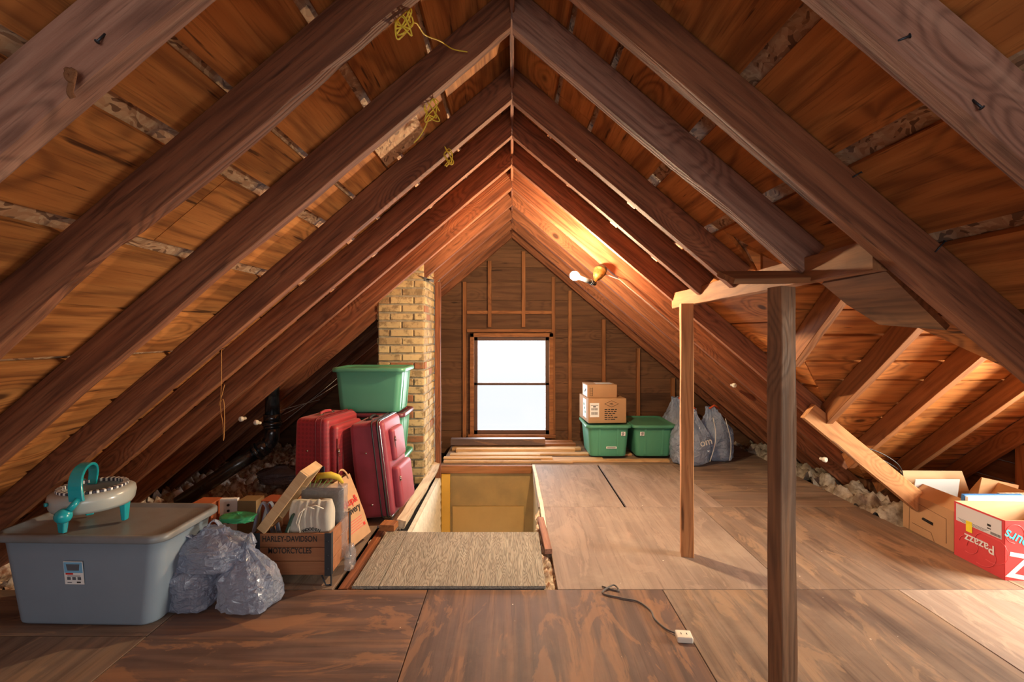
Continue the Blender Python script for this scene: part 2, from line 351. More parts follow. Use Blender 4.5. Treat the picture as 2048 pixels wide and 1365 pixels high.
M_clear=film('clear_crinkled_film',S(190,190,196),.35,rough=.08,bsc=40,bstr=1.0,trl=.1); M_pack=plain('dark_packet',S(44,40,42),.4)
def glassm():
    m,nt,b=newmat('window_glass'); k=NT(nt); nt.nodes.remove(b); out=nt.nodes['Material Output']
    tr=k.n('ShaderNodeBsdfTransparent'); gl=k.n('ShaderNodeBsdfGlossy'); gl.inputs['Roughness'].default_value=.08
    mx=k.n('ShaderNodeMixShader'); mx.inputs[0].default_value=.03; k.l(tr.outputs[0],mx.inputs[1]); k.l(gl.outputs[0],mx.inputs[2]); k.l(mx.outputs[0],out.inputs[0]); return m
M_glass=glassm()
def emit(name,c,s):
    m,nt,b=newmat(name); b.inputs['Base Color'].default_value=rgba(c); b.inputs['Emission Color'].default_value=rgba(c); b.inputs['Emission Strength'].default_value=s; return m
M_bulb=emit('lit_bulb',(1.0,.72,.42),BULB_STRENGTH)

# ------------------------------------------------------------------ roof geometry
SL=0.845; TH=math.atan(SL); CS=math.cos(TH); SN=math.sin(TH)
ZR=HC+1.14                     # underside of the rafters at the ridge
RH,RW=.128,.05                 # rafter depth, thickness
DY,DX,=2.30,1.08               # dormer ridge line, header line
DZ=ZR-SL*DX                    # dormer rafter underside at its ridge
GX=3.65                        # dormer gable wall
YB,YF=6.12,-1.9                # gable wall, open rear end of the attic that is modelled
EAVE=3.02
def struct(o): o['kind']='structure'; return o
# main rafters
ords=['first','second','third','fourth','fifth','sixth','seventh','eighth','ninth','tenth','eleventh','twelfth']
YL=[.92,1.34,1.84,2.40,2.84,3.33,3.87,4.37,4.86,5.34,5.86]
YRr=[.93,1.43,1.84,2.41,2.84,3.33,3.87,4.37,4.86,5.34,5.86]
def rafter(side, Y, xend, label, grp, mat, rag=0, x0=.0015):
    p0=Vector((side*x0, Y+RW/2, ZR-SL*x0)); p1=Vector((side*xend, Y+RW/2, ZR-SL*xend))
    o=beam('roof_rafter', p0, p1, RW, RH, mat, (side*SN,0,CS), skew0=-RH*SL, jit=.0013, rag=rag)
    return tagp(o, label, 'rafter', grp)
desc={0:'weathered grey-brown, with a knotted twine',1:'rough chewed lower edge and yellow rope bundle',2:'bright splintered lower edge',3:'with thin twine hanging from it'}
for i,Y in enumerate(YL):
    d={0:'wide grey-brown roof rafter with a twine knot, nearest the camera on the left slope',
       1:'roof rafter with chewed bark edge, second from the camera on the left slope',
       2:'roof rafter with a pale splintered lower edge, third from the camera on the left slope'}.get(i,'brown roof rafter, %s from the camera on the left slope'%ords[i])
    if i==len(YL)-1: d='brown roof rafter tight against the gable wall on the left slope'
    rafter(-1,Y,EAVE,d,'rafters on the left roof slope', M_rafr if i==0 else M_raf, .03 if i==1 else (.014 if i==2 else 0))
for i,Y in enumerate(YRr):
    xe=EAVE
    if i in(2,3,4): xe=DX+.0
    if i>=5: xe=min(EAVE, DX+(Y-DY)-.04)
    d={0:'wide grey-brown roof rafter with bent nails, nearest the camera on the right slope',
       1:'long reddish roof rafter passing in front of the dormer, second on the right slope',
       2:'weathered short rafter cut off at the header beam, nearest of the three short ones',
       3:'middle one of the three short rafters cut off at the header beam',
       4:'farthest of the three short rafters cut off at the header beam',
       5:'roof rafter with its cut lower end at the dormer valley, right behind the shorter post',
       6:'right slope roof rafter that carries the lit brass lamp'}.get(i,'brown roof rafter, %s from the camera on the right slope'%ords[i])
    if i==len(YRr)-1: d='brown roof rafter tight against the gable wall on the right slope'
    rafter(1,Y,xe,d,'rafters on the right roof slope', M_rafr if i in(0,2) else M_raf, .008 if i==2 else 0)
rb=beam('ridge_board',(0,YF,ZR+.055),(0,YB,ZR+.055),.018,.11,M_raf); tagp(rb,'dark ridge board running along the peak between the rafters','board')
# header beam, sistered timbers
hb=beam('header_beam',(DX+.03,1.49,DZ-.035),(DX+.03,3.36,DZ-.055),.05,.10,M_stud,jit=.004); tagp(hb,'worn header beam on the two posts, holding the cut rafters','beam')
o=beam('sistered_timber',(1.93,3.295,ZR-SL*1.93-.07),(2.68,3.295,ZR-SL*2.68-.05),.045,.12,M_post,(SN,0,CS),jit=.002); tagp(o,'pale sistered timber with blunt end running down toward the cardboard boxes','timber')
o=beam('cap_board',P(1450,562,1.79),P(1612,560,1.86),.10,.022,M_stud,(0,-.35,1),jit=.004,rag=.01); tagp(o,'short split cap board on top of the taller post','board')
o=beam('support_post',(.918,1.7325,0),(.958,1.8125,HC+.172),.068,.068,M_postg,(.956,.292,0),jit=.003); tagp(o,'tall weathered two-tone post, the nearer of the two posts','post','posts under the header beam')
o=beam('support_post',(1.055,3.0,0),(1.06,3.02,HC+.18),.072,.072,M_post,(-.22,-1,0),jit=.002); o.location.y+=.0; tagp(o,'pale knotty wooden post, the farther of the two posts','post','posts under the header beam')
# roof planks ----------------------------------------------------------
SO=(RH)/CS                      # vertical offset of the sheathing underside
def slope_mesh(side, ranges, name, mat, thick=.02, off=0.0, cut=True, gaps=None):
    """planks run along world Y; ranges: list of (x0,x1) of each plank measured horizontally from the ridge"""
    mb=MB(); rnd=random.Random(3+side)
    def pt(x,y,o): # o = distance outwards along the normal
        return Vector((side*(x+SN*o), y, ZR+SO-SL*x+CS*o+off))
    for (a,b) in ranges:
        ea,eb=(rnd.uniform(-.002,.002) for _ in range(2)); tz=rnd.uniform(0,.004)
        def segs(f0,f1):       # f(x) -> y start / end
            ys=[None]
            return
        parts=[]
        if side>0 and b>DX+.02 and cut:
            parts.append((lambda x:YF, lambda x: DY-max(0,x-DX)))
            parts.append((lambda x: DY+max(0,x-DX), lambda x: YB))
        else: parts.append((lambda x:YF, lambda x:YB))
        for g0,g1 in parts:
            y0=min(g0(a),g0(b)); y1=max(g1(a),g1(b)); cuts=[y0]
            y=y0+rnd.uniform(.8,3.0)
            while y<y1-.8: cuts.append(y); y+=rnd.uniform(1.8,3.4)
            cuts.append(y1)
            for i in range(len(cuts)-1):
                def Y0(x): return g0(x) if i==0 else cuts[i]+.0015
                def Y1(x): return g1(x) if i==len(cuts)-2 else cuts[i+1]-.0015
                if Y1(b)-Y0(b)<.01 or Y1(a)-Y0(a)<.01: continue
                n=6; rings=[]
                for q in range(n+1):
                    t=q/n; ring=[]
                    for x,o,e in((a,tz,ea),(b,tz,eb),(b,tz+thick,eb),(a,tz+thick,ea)):
                        yy=Y0(x)+(Y1(x)-Y0(x))*t
                        w=noise.noise(Vector((yy*1.3,x*7,side*3)))*.004
                        ring.append(pt(x+e+w,yy,o))
                    rings.append(ring)
                mb.loft(rings,smooth=False)
    ob=mb.build(name,mat); return ob
gapsL=[(.0,.0),(.30,.022),(.537,.028),(.767,.022),(.924,.042),(1.205,.044),(1.44,.006),(1.66,.03),(1.93,.022),(2.13,.02),(2.34,.02),(2.56,.02),(2.80,.02)]
gapsR=[(.0,.0),(.213,.022),(.373,.024),(.68,.046),(.955,.046),(1.227,.042),(1.47,.012),(1.70,.02),(1.95,.02),(2.2,.02),(2.45,.02),(2.72,.02)]
def ranges(g):
    r=[];
    for (c0,w0),(c1,w1) in zip(g[:-1],g[1:]): r.append((c0+w0/2,c1-w1/2))
    r.append((g[-1][0]+g[-1][1]/2,3.02)); return r
RY=Matrix.Rotation(R(90),4,'Z')
def reorient(ob, side, ydir=True):
    """give the plank mesh a local x along the planks so the grain follows them"""
    if ydir: Mx=frame_mat((0,0,0),(0,1,0),(side*SN,0,CS))
    else: Mx=frame_mat((0,0,0),(1,0,0),(0,side*SN,CS))
    ob.data.transform(Mx.inverted()); ob.matrix_world=Mx
cl=slope_mesh(-1,ranges(gapsL),'ceiling',M_she); reorient(cl,-1); struct(cl)
cr=slope_mesh(1,ranges(gapsR),'ceiling',M_she); reorient(cr,1); struct(cr)
# OSB deck above the planks
def deck(polyfn,name):
    mb=MB()
    for b,t in polyfn: mb.hexa(b,t)
    return mb.build(name,M_osb)
def deckpt(side,x,y,o): return (side*(x+SN*o),y,ZR+SO-SL*x+CS*o)
def quadslab(side,pts,o0=.027,o1=.04): return ([deckpt(side,x,y,o0) for x,y in pts],[deckpt(side,x,y,o1) for x,y in pts])
dl=deck([quadslab(-1,[(-.03,YF),(3.05,YF),(3.05,YB+.1),(-.03,YB+.1)])],'ceiling'); reorient(dl,-1); struct(dl)
VX=3.05
dr=deck([quadslab(1,[(-.03,YF),(DX,YF),(DX,YB+.1),(-.03,YB+.1)]),
         quadslab(1,[(DX,YF),(VX,YF),(VX,DY-(VX-DX)),(DX,DY)]),
         quadslab(1,[(DX,DY),(VX,DY+(VX-DX)),(VX,YB+.1),(DX,YB+.1)])],'ceiling'); reorient(dr,1); struct(dr)
# dormer slopes: planks along X, s = +1 far slope, -1 near slope
def dpt(s,x,u,o): return Vector((x, DY+s*(u+SN*o), DZ+SO-SL*u+CS*o))
def dormer(s):
    mb=MB(); rnd=random.Random(11+s); u=0.0
    while u<1.95:
        w=rnd.uniform(.125,.2); g=rnd.uniform(.010,.020)
        a,b=u,u+w; tz=rnd.uniform(0,.004)
        xs=lambda q:DX+q+.01
        x1=GX
        if x1-xs(b)>.1:
            n=6; rings=[]
            for q in range(n+1):
                t=q/n; ring=[]
                for uu,o in((a,tz),(b,tz),(b,tz+.02),(a,tz+.02)):
                    X=xs(uu)+(x1-xs(uu))*t
                    ring.append(dpt(s,X,uu+noise.noise(Vector((X*2,uu*9,s)))*.005,o))
                rings.append(ring)
            mb.loft(rings,smooth=False)
        u=b+g
    o=mb.build('ceiling',M_she); reorient(o,s,False); struct(o)
    mb=MB(); q=[(DX,0),(GX+.05,0),(GX+.05,1.97),(DX+1.97,1.97)]
    mb.hexa([dpt(s,x,u,.026) for x,u in q],[dpt(s,x,u,.038) for x,u in q]); o=mb.build('ceiling',M_osb); reorient(o,s,False); struct(o)
dormer(1); dormer(-1)
for i,X in enumerate([1.6,2.1,2.6,3.1,3.58]):
    lab=['nearest the header beam','second from the header beam','third from header beam, above the open cardboard box','fourth from the header beam, at the right edge','against the dormer gable wall'][i]
    for s in(1,):
        if s<0: lab2='dormer rafter on the near slope, '+lab
        else: lab2='dormer rafter on the sunlit slope, '+lab
        ue=min(X-DX-.03,1.86)
        p0=Vector((X,DY+s*.012,DZ-SL*.012)); p1=Vector((X,DY+s*ue,DZ-SL*ue))
        if s<0 and i not in(0,1,2,3,4): continue
        o=beam('dormer_rafter',p0,p1,RW,RH*.95,M_stud,(0,s*SN,CS),skew0=-RH*SL,jit=.002); tagp(o,lab2,'rafter','rafters of the dormer %s slope'%('far' if s>0 else 'near'))
o=beam('ridge_board',(DX+.08,DY,DZ+.02),(GX,DY,DZ+.02),.022,.14,M_stud); tagp(o,'ridge board at the peak of the small dormer','board')
mb=MB()
for sx in(-1,1): 
    y1=YB+.1
    mb.box((sx*3.09,(YF+y1)/2 if sx<0 else (4.25+y1)/2,-.02),(.03,(y1-YF) if sx<0 else (y1-4.25),.62))
mb.box((3.09,(YF+.33)/2,-.02),(.03,.33-YF,.62)); mb.box((3.42,4.29,-.02),(.72,.03,.62)); mb.box((3.42,.31,-.02),(.72,.03,.62)); mb.box((3.75,2.3,-.1),(.03,4.1,.3))
struct(mb.build('wall_eave',M_wall))
# walls -------------------------------------------------------------------
wx0,wx1,wz0,wz1=-.47,.46,.09,1.29
def gable():
    mb=MB(); z=-.3; rnd=random.Random(5)
    while z<ZR+.1:
        h=rnd.uniform(.17,.235); zt=z+h-.003
        def half(zz): return max(.02,(ZR+.17-zz)/SL)
        xl0,xl1=half(z),half(zt)
        def piece(xa0,xb0,xa1,xb1):
            if xb0-xa0<.01: return
            y=YB+rnd.uniform(0,.003)
            mb.hexa([(xa0,y,z),(xb0,y,z),(xb0,y+.02,z),(xa0,y+.02,z)],[(xa1,y,zt),(xb1,y,zt),(xb1,y+.02,zt),(xa1,y+.02,zt)])
        if zt>wz0 and z<wz1:
            piece(-xl0,wx0,-xl1,wx0); piece(wx1,xl0,wx1,xl1)
            if z<wz0: 
                mb.box(((wx0+wx1)/2,YB+.01,(z+wz0)/2),(wx1-wx0,.02,wz0-z))
            if zt>wz1: mb.box(((wx0+wx1)/2,YB+.01,(zt+wz1)/2),(wx1-wx0,.02,zt-wz1))
        else: piece(-xl0,xl0,-xl1,xl1)
        z+=h
    # outer skin
    for a,b,c,d in((-3.2,wx0,-.4,ZR+.3),(wx1,3.2,-.4,ZR+.3),(wx0,wx1,-.4,wz0),(wx0,wx1,wz1,ZR+.3)):
        mb.box(((a+b)/2,YB+.045,(c+d)/2),(b-a,.03,d-c))
    return mb.build('wall_back',M_wall)
struct(gable())
def gable_side():
    mb=MB(); z=-.1; rnd=random.Random(8); a0,a1,c0,c1=DY-.40,DY+.40,.48,1.30
    while z<DZ+.1:
        h=rnd.uniform(.14,.19); zt=z+h-.004
        half=lambda zz:max(.02,min(1.95,(DZ+.15-zz)/SL))
        def piece(ya0,yb0,ya1,yb1):
            if yb0-ya0<.01:return
            mb.hexa([(GX,ya0,z),(GX,yb0,z),(GX+.02,yb0,z),(GX+.02,ya0,z)],[(GX,ya1,zt),(GX,yb1,zt),(GX+.02,yb1,zt),(GX+.02,ya1,zt)])
        h0,h1=half(z),half(zt)
        if zt>c0 and z<c1: piece(DY-h0,a0,DY-h1,a0); piece(a1,DY+h0,a1,DY+h1)
        else: piece(DY-h0,DY+h0,DY-h1,DY+h1)
        z+=h
    o=mb.build('wall_right',M_wall); Mx=frame_mat((0,0,0),(0,1,0),(0,0,1)); o.data.transform(Mx.inverted()); o.matrix_world=Mx
    struct(o)
    fr=MB()
    for y in(a0,a1): fr.box((GX,y,(c0+c1)/2),(.06,.05,c1-c0+.05))
    for zz in(c0,c1,(c0+c1)/2): fr.box((GX,DY,zz),(.055,a1-a0,.045))
    w=fr.build('window_2',M_stud,bevel=.004); struct(w)
    g=MB(); g.box((GX+.01,DY,(c0+c1)/2),(.004,a1-a0-.04,c1-c0-.04)); g.build('pane',M_glass,w)
gable_side()
o=beam('wall_stud',(3.60,3.50,0),(3.60,3.50,DZ-SL*1.2-.0),.09,.05,M_stud,(1,0,0)); tagp(o,'short pale stud at the dormer gable wall, far right edge','stud')
# gable studs
def stud(x,z0,z1,w,lab,y=YB-.05,d=.05): 
    o=beam('wall_stud',(x,y+d,z0),(x,y+d,z1),w,d,M_stud,(0,-1,0)); tagp(o,lab,'stud','studs on the gable wall'); return o
def gx(px,Y=6.07): return (px-1024)*Y/FPX
def gz(py,Y=6.07): return HC-(py-HOR)*Y/FPX
def roofz(x): return ZR-SL*abs(x)-.01
stud(gx(929),0,roofz(gx(929)),.045,'tall gable stud left of the window')
stud(gx(979),gz(661)+.04,roofz(gx(979)),.045,'short gable stud above the window, left of the pair')
stud(gx(1047),gz(661)+.04,roofz(gx(1047)),.045,'short gable stud above the window, right of the pair')
stud(gx(1107),0,roofz(gx(1107)),.045,'tall gable stud right of the window')
stud(gx(1140),0,roofz(gx(1140)),.042,'gable stud second to the right of the window')
stud(gx(1208),0,roofz(gx(1208)),.045,'gable stud rising behind the two cardboard boxes')
stud(gx(1277),0,roofz(gx(1277)),.045,'gable stud rising behind the right green bin')
stud(gx(1347),0,roofz(gx(1347)),.045,'shortest gable stud, behind the white bags')
for py,lab in((625,'upper crosspiece nailed between the studs above the window'),(662,'lower crosspiece just above the window frame')):
    o=beam('crosspiece',(gx(934),YB-.005,gz(py)-.02),(gx(1104),YB-.005,gz(py)-.02),.04,.04,M_stud); o.location.y-=.02; tagp(o,lab,'crosspiece','crosspieces above the window')
# window
def window():
    mb=MB(); y=YB-.03
    cx=(wx0+wx1)/2; W_=wx1-wx0
    for x in(wx0-.02,wx1+.02): mb.box((x,y,(wz0+wz1)/2),(.05,.08,wz1-wz0+.09))
    mb.box((cx,y,wz1+.02),(W_+.09,.08,.05)); mb.box((cx,y-.02,wz0-.015),(W_+.14,.12,.04))
    w=struct(mb.build('window_1',M_stud,bevel=.004))
    zm=(wz0+wz1)/2+.02
    for (a,b,yy,nm) in((zm-.012,wz1,y+.025,'upper'),(wz0,zm+.012,y-.005,'lower')):
        s=MB(); bw=.048
        for x in(wx0+bw/2,wx1-bw/2): s.box((x,yy,(a+b)/2),(bw,.03,b-a))
        s.box((cx,yy,b-.014 if nm=='lower' else b-bw/2),(W_,.03,.028 if nm=='lower' else bw)); s.box((cx,yy,a+(bw if nm=='lower' else .026)/2),(W_,.03,.06 if nm=='lower' else .028))
        so=s.build('sash',plain('sash_paint',S(92,62,48),.6,nz=.2),w,bevel=.003)
        g=MB(); g.box((cx,yy,(a+b)/2),(W_-.07,.004,b-a-.04)); g.build('pane',M_glass,so)
window()
# ------------------------------------------------------------------ floor
def sheet(x0,x1,y0,y1,mat,alongY=False,z=0.0,th=.018,skew=0.0,name='floor'):
    g=.0022; mb=MB(); cx,cy=(x0+x1)/2,(y0+y1)/2; a,b=(x1-x0)/2-g,(y1-y0)/2-g
    if alongY:
        vs=[(-b,-a),(b,-a),(b,a),(-b,a)]; rot=90
    else: vs=[(-a,-b),(a,-b),(a,b),(-a,b)]; rot=0
    mb.hexa([(x,y,-th) for x,y in vs],[(x,y,0) for x,y in vs])
    o=mb.build(name,mat,loc=(cx,cy,z),rot=(0,0,R(rot)),bevel=.0015,bseg=1); return struct(o)
R0,R1,R2,R3=2.565,3.785,5.01,YB
sheet(-2.82,-1.6,YF,2.17,M_floorB,True); sheet(-2.82,-1.6,2.17,R0,M_floorB)
sheet(-1.6,-.437,YF,R0,M_floorA,False); sheet(-.437,.78,YF,R0,M_floorA,True); sheet(.78,2.0,YF,R0,M_floorB,True); sheet(2.0,3.25,YF,R0,M_floorD,True); sheet(3.25,3.7,YF,R0,M_floorD,True)
sheet(.236,1.44,R0,R1,M_floorC,True); sheet(1.44,2.66,R0,R1,M_floorB,True); sheet(2.66,3.7,R0,3.4,M_floorB,True)
sheet(.20,.86,R1,R2,M_floorC,True); sheet(.875,1.62,R1,R2,M_floorC,True); sheet(1.62,2.66,R1,R2,M_floorB,False)
sheet(.20,2.66,R2,R3,M_floorB,False); sheet(-.72,.20,5.03,R3,M_floorB,False,z=0)
sheet(-1.88,-.93,R0,3.42,M_floorB,True)       # left of the rough boards
sheet(-1.9,-.86,3.42,R3,M_floorC,True,z=-.001)
# ceiling of the rooms below, closing the joist space
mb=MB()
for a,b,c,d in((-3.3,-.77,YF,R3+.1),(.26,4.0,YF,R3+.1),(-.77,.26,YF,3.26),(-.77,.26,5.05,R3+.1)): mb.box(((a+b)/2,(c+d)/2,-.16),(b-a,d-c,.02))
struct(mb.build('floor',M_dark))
# joists visible in the gaps
o=beam('floor_joist',(-.89,2.6,-.12),(-.89,4.3,-.12),.05,.105,M_raf); tagp(o,'reddish floor joist in the gap left of the rough boards','joist')
# rough boards in front of the stairwell
mb=MB(); mb.hexa([(-.355,-.4,-.018),(.355,-.4,-.018),(.355,.4,-.018),(-.355,.4,-.018)],[(-.355,-.4,0),(.355,-.4,0),(.355,.4,0),(-.355,.4,0)])
def rough(name,x0,x1,y0,y1,lab,sk=0):
    mb=MB(); q=[(y0,-x0),(y1,-x0),(y1,-x1),(y0,-x1)]
    mb.hexa([(a,b,0) for a,b in q],[(a,b,.016) for a,b in q])
    o=mb.build(name,M_rough,loc=(0,0,.0),rot=(0,0,R(90)),bevel=.002); return tagp(o,lab,'board','rough sawn boards in front of the stairwell')
rough('plywood_panel',-.69,.175,R0+.004,3.27,'large grey rough-sawn plywood panel lying in front of the stairwell')
rough('plywood_panel',-.83,-.694,R0+.004,3.29,'narrow grey rough-sawn strip beside the large rough panel, left of it')
# insulation ---------------------------------------------------------------
def fluff(name,x0,x1,y0,y1,z,amp,lab,mat,seed=0,step=.022,f=9):
    nx=int((x1-x0)/step); ny=int((y1-y0)/step); vs=[];fs=[]
    for j in range(ny+1):
        for i in range(nx+1):
            x=x0+(x1-x0)*i/nx; y=y0+(y1-y0)*j/ny; q=Vector((x*f+seed,y*f,seed))
            h=abs(noise.noise(q))*1.3+abs(noise.noise(q*2.3))*.6+noise.noise(q*5)*.25
            vs.append((x+noise.noise(q*1.7)*.01,y+noise.noise(q*1.9+Vector((3,1,2)))*.01,z+amp*h))
    for j in range(ny):
        for i in range(nx):
            a=j*(nx+1)+i; fs.append((a,a+1,a+nx+2,a+nx+1))
    mb=MB(); mb.add(vs,fs,0,True); o=mb.build(name,mat,fix=False); return tagp(o,lab,'insulation',None,'stuff')
fluff('insulation',-3.05,-1.84,2.6,6.05,-.1,.12,'torn brownish insulation below the left eave around the black pipe',M_insul,1)
fluff('insulation',-3.1,-2.82,-.5,2.62,-.06,.09,'brown insulation along the left eave beside the grey bin',M_insul,4)
fluff('insulation',2.64,3.05,3.4,6.05,-.07,.15,'grey lumpy insulation along the right eave past the floor edge',M_insg,2,f=6)
fluff('insulation',-.93,-.80,2.58,3.6,-.09,.07,'shredded insulation in the gap left of the rough-sawn boards',M_insul,7,.012,18)
fluff('insulation',.175,.25,2.58,3.75,-.08,.07,'shredded insulation in the narrow gap right of the rough-sawn panel',M_insul,9,.012,18)
# ------------------------------------------------------------------ stairwell
HX0,HX1,HY0,HY1=-.71,.20,3.28,4.96
mb=MB(); mb.box(((HX0+HX1)/2,HY1+.03,-.9),(HX1-HX0+.1,.02,1.75)); o=struct(mb.build('wall_stair',M_stairwall))
mb=MB(); mb.box((HX0-.03,(HY0+HY1)/2,-.9),(.03,HY1-HY0,1.6))
z=-.10
while z>-1.6:
    mb.hexa([(HX0-.012,HY0,z-.075),(HX0+.006,HY0,z-.075),(HX0+.006,HY1-.02,z-.075),(HX0-.012,HY1-.02,z-.075)],[(HX0-.012,HY0,z),(HX0-.006,HY0,z),(HX0-.006,HY1-.02,z),(HX0-.012,HY1-.02,z)]); z-=.078
o=struct(mb.build('wall_stair',M_plaster))
mb=MB(); mb.box((HX1+.03,(HY0+HY1)/2,-.9),(.03,HY1-HY0,1.6)); struct(mb.build('wall_stair',M_plaster))
mb=MB(); mb.box(((HX0+HX1)/2,HY0-.02,-.92),(HX1-HX0,.02,1.5)); struct(mb.build('wall_stair',M_stairwall))
mb=MB(); mb.box(((HX0+HX1)/2,(HY0+HY1)/2,-1.72),(HX1-HX0+.2,HY1-HY0+.2,.02)); struct(mb.build('floor',M_floorB))
o=beam('stair_header',(HX0-.04,HY1+.02,-.075),(HX1+.1,HY1+.02,-.075),.05,.075,M_stud); tagp(o,'brown joist header across the far end of the stairwell','beam')
o=beam('stair_trim',(HX0+.05,HY1-.01,-1.6),(HX0+.05,HY1-.01,-.076),.085,.03,M_yellowpaint,(0,-1,0)); tagp(o,'ochre painted trim in the stairwell, left of the tan panel','trim')
mb=MB(); mb.box((.0,0,0),(.72,.008,.50)); o=mb.build('wall_panel',plain('panel_tan',S(172,138,80),.55,nz=.12,nsc=3),loc=(-.24,HY1+.014,-.66),bevel=.002); tagp(o,'tan panel on the stairwell wall below the header','panel')
# sill plates with plaster along the well
o=beam('stair_curb',(-.765,3.36,.0),(-.755,4.93,.0),.07,.055,M_joist,(.25,0,1),jit=.006); tagp(o,'rough pale curb board left of the stairwell','curb board')
o=beam('stair_curb',(.225,3.34,-.08),(.215,4.95,-.08),.028,.1,M_plaster,(0,0,1),jit=.006); tagp(o,'thin white plastered edge board right of the stairwell','curb board')
o=beam('upright_timber',(-.735,4.93,-.1),(-.735,4.93,1.84),.055,.045,M_raf,(0,-1,0),jit=.003); tagp(o,'reddish upright timber between the brick chimney and the gable','post')
o=beam('wood_block',(-.9,3.55,.0),(-.86,4.1,.0),.06,.05,M_lum,(0,0,1),jit=.003); tagp(o,'loose timber offcut on the floor beside the magenta suitcase','offcut')
o=beam('wood_block',(-.83,3.28,.017),(-.82,3.37,.017),.10,.04,M_stud,(0,0,1)); tagp(o,'small brown wood block at the near end of the pale curb','offcut')
o=beam('wood_block',(.27,2.98,.0),(.25,3.5,.0),.045,.03,M_rafr,(0,0,1)); o.location.x-=.05; tagp(o,'grey wood offcut in the gap right of the rough-sawn panel','offcut')
# ------------------------------------------------------------------ chimney
def chimney():
    x0,x1,y0,y1=-1.18,-.775,4.36,5.31; rt=empty('brick_chimney',((x0+x1)/2,(y0+y1)/2,0))
    rnd=random.Random(2); mb=MB(); ch=.072; bl=.21; bt=.09; lx,ly=(x1-x0)/2,(y1-y0)/2
    rows=int(2.2/ch)
    for r in range(rows):
        z=r*ch; 
        if z>1.98: break
        for face in(0,1,2,3):
            L=(2*lx if face in(0,2) else 2*ly); off=(0 if r%2 else .105); p=-off
            while p<L-.01:
                a=max(0,p)+.006; b=min(L,p+bl)-.006; p+=bl
                if b-a<.02: continue
                j=rnd.uniform(-.005,.007); h=ch-.014-rnd.uniform(0,.005)
                q=.012
                if face==0: mb.box((-lx+(a+b)/2,-ly-j/2+bt/2-.005,z+ch/2),(b-a,bt+j,h))
                elif face==2: mb.box((-lx+(a+b)/2,ly+j/2-bt/2+.005,z+ch/2),(b-a,bt+j,h))
                elif face==1: mb.box((lx+j/2-bt/2+.005,-ly+(a+b)/2,z+ch/2),(bt+j,b-a-.002,h*.998))
                else: mb.box((-lx-j/2+bt/2-.005,-ly+(a+b)/2,z+ch/2),(bt+j,b-a-.002,h*.998))
    mb.build('brickwork',M_brick,rt,bevel=.005)
    mm=MB(); mm.box((0,0,1.03),(2*lx-.008,2*ly-.008,2.06)); mm.build('mortar',M_mortar,rt)
    tagp(rt,'tall yellow brick chimney rising through the left roof slope','chimney')
    fl=MB(); 
    for k in range(3):
        fl.hexa([(-.80+k*.03,4.34,1.83-k*.02),(-.72+k*.02,4.34,1.80),(-.73,4.6,1.80),(-.80,4.6,1.83)],[(-.80+k*.03,4.34,1.835-k*.02),(-.72+k*.02,4.34,1.805),(-.73,4.6,1.805),(-.80,4.6,1.835)])
    tagp(fl.build('metal_flashing',M_flash),'crumpled grey flashing at the top corner of the chimney','flashing')
chimney()
# ------------------------------------------------------------------ vent pipe
def pipe():
    rt=empty('vent_pipe',(-1.985,4.1,0)); pv=Vector((-1.985,4.1,0))
    mb=MB(); mb.tube([(0,0,1.2),(0,0,.60)],.056,24); mb.build('riser',M_iron,rt)
    mb=MB(); mb.tube([(0,0,.66),(0,0,.60)],.068,24); mb.tube([(0,0,.60),(0,0,.57)],.076,24); mb.tube([(0,0,.57),(0,0,.55)],.066,24); mb.build('collar',M_iron,rt)
    pts=[(0,0,.56)]
    for k in range(0,9):
        a=R(k*6.6); pts.append((-.11*(1-math.cos(a)),-.02*(1-math.cos(a)),.50-.12*math.sin(a)))
    mb=MB(); mb.tube(pts,.058,24); mb.build('elbow',M_iron,rt)
    e=Vector(pts[-1]); d=(Vector((-.65,-.22,-.02))-e).normalized()
    mb=MB(); mb.tube([e-d*.01,e+d*.07],.072,24); mb.tube([e+d*.07,e+d*.095],.08,24); mb.build('collar',M_iron,rt)
    mb=MB(); mb.tube([e+d*.05,e+d*.30,e+d*.75],.056,24); mb.build('drain_run',M_iron,rt)
    tagp(rt,'black cast iron vent pipe bending down into the left eave','pipe')
pipe()
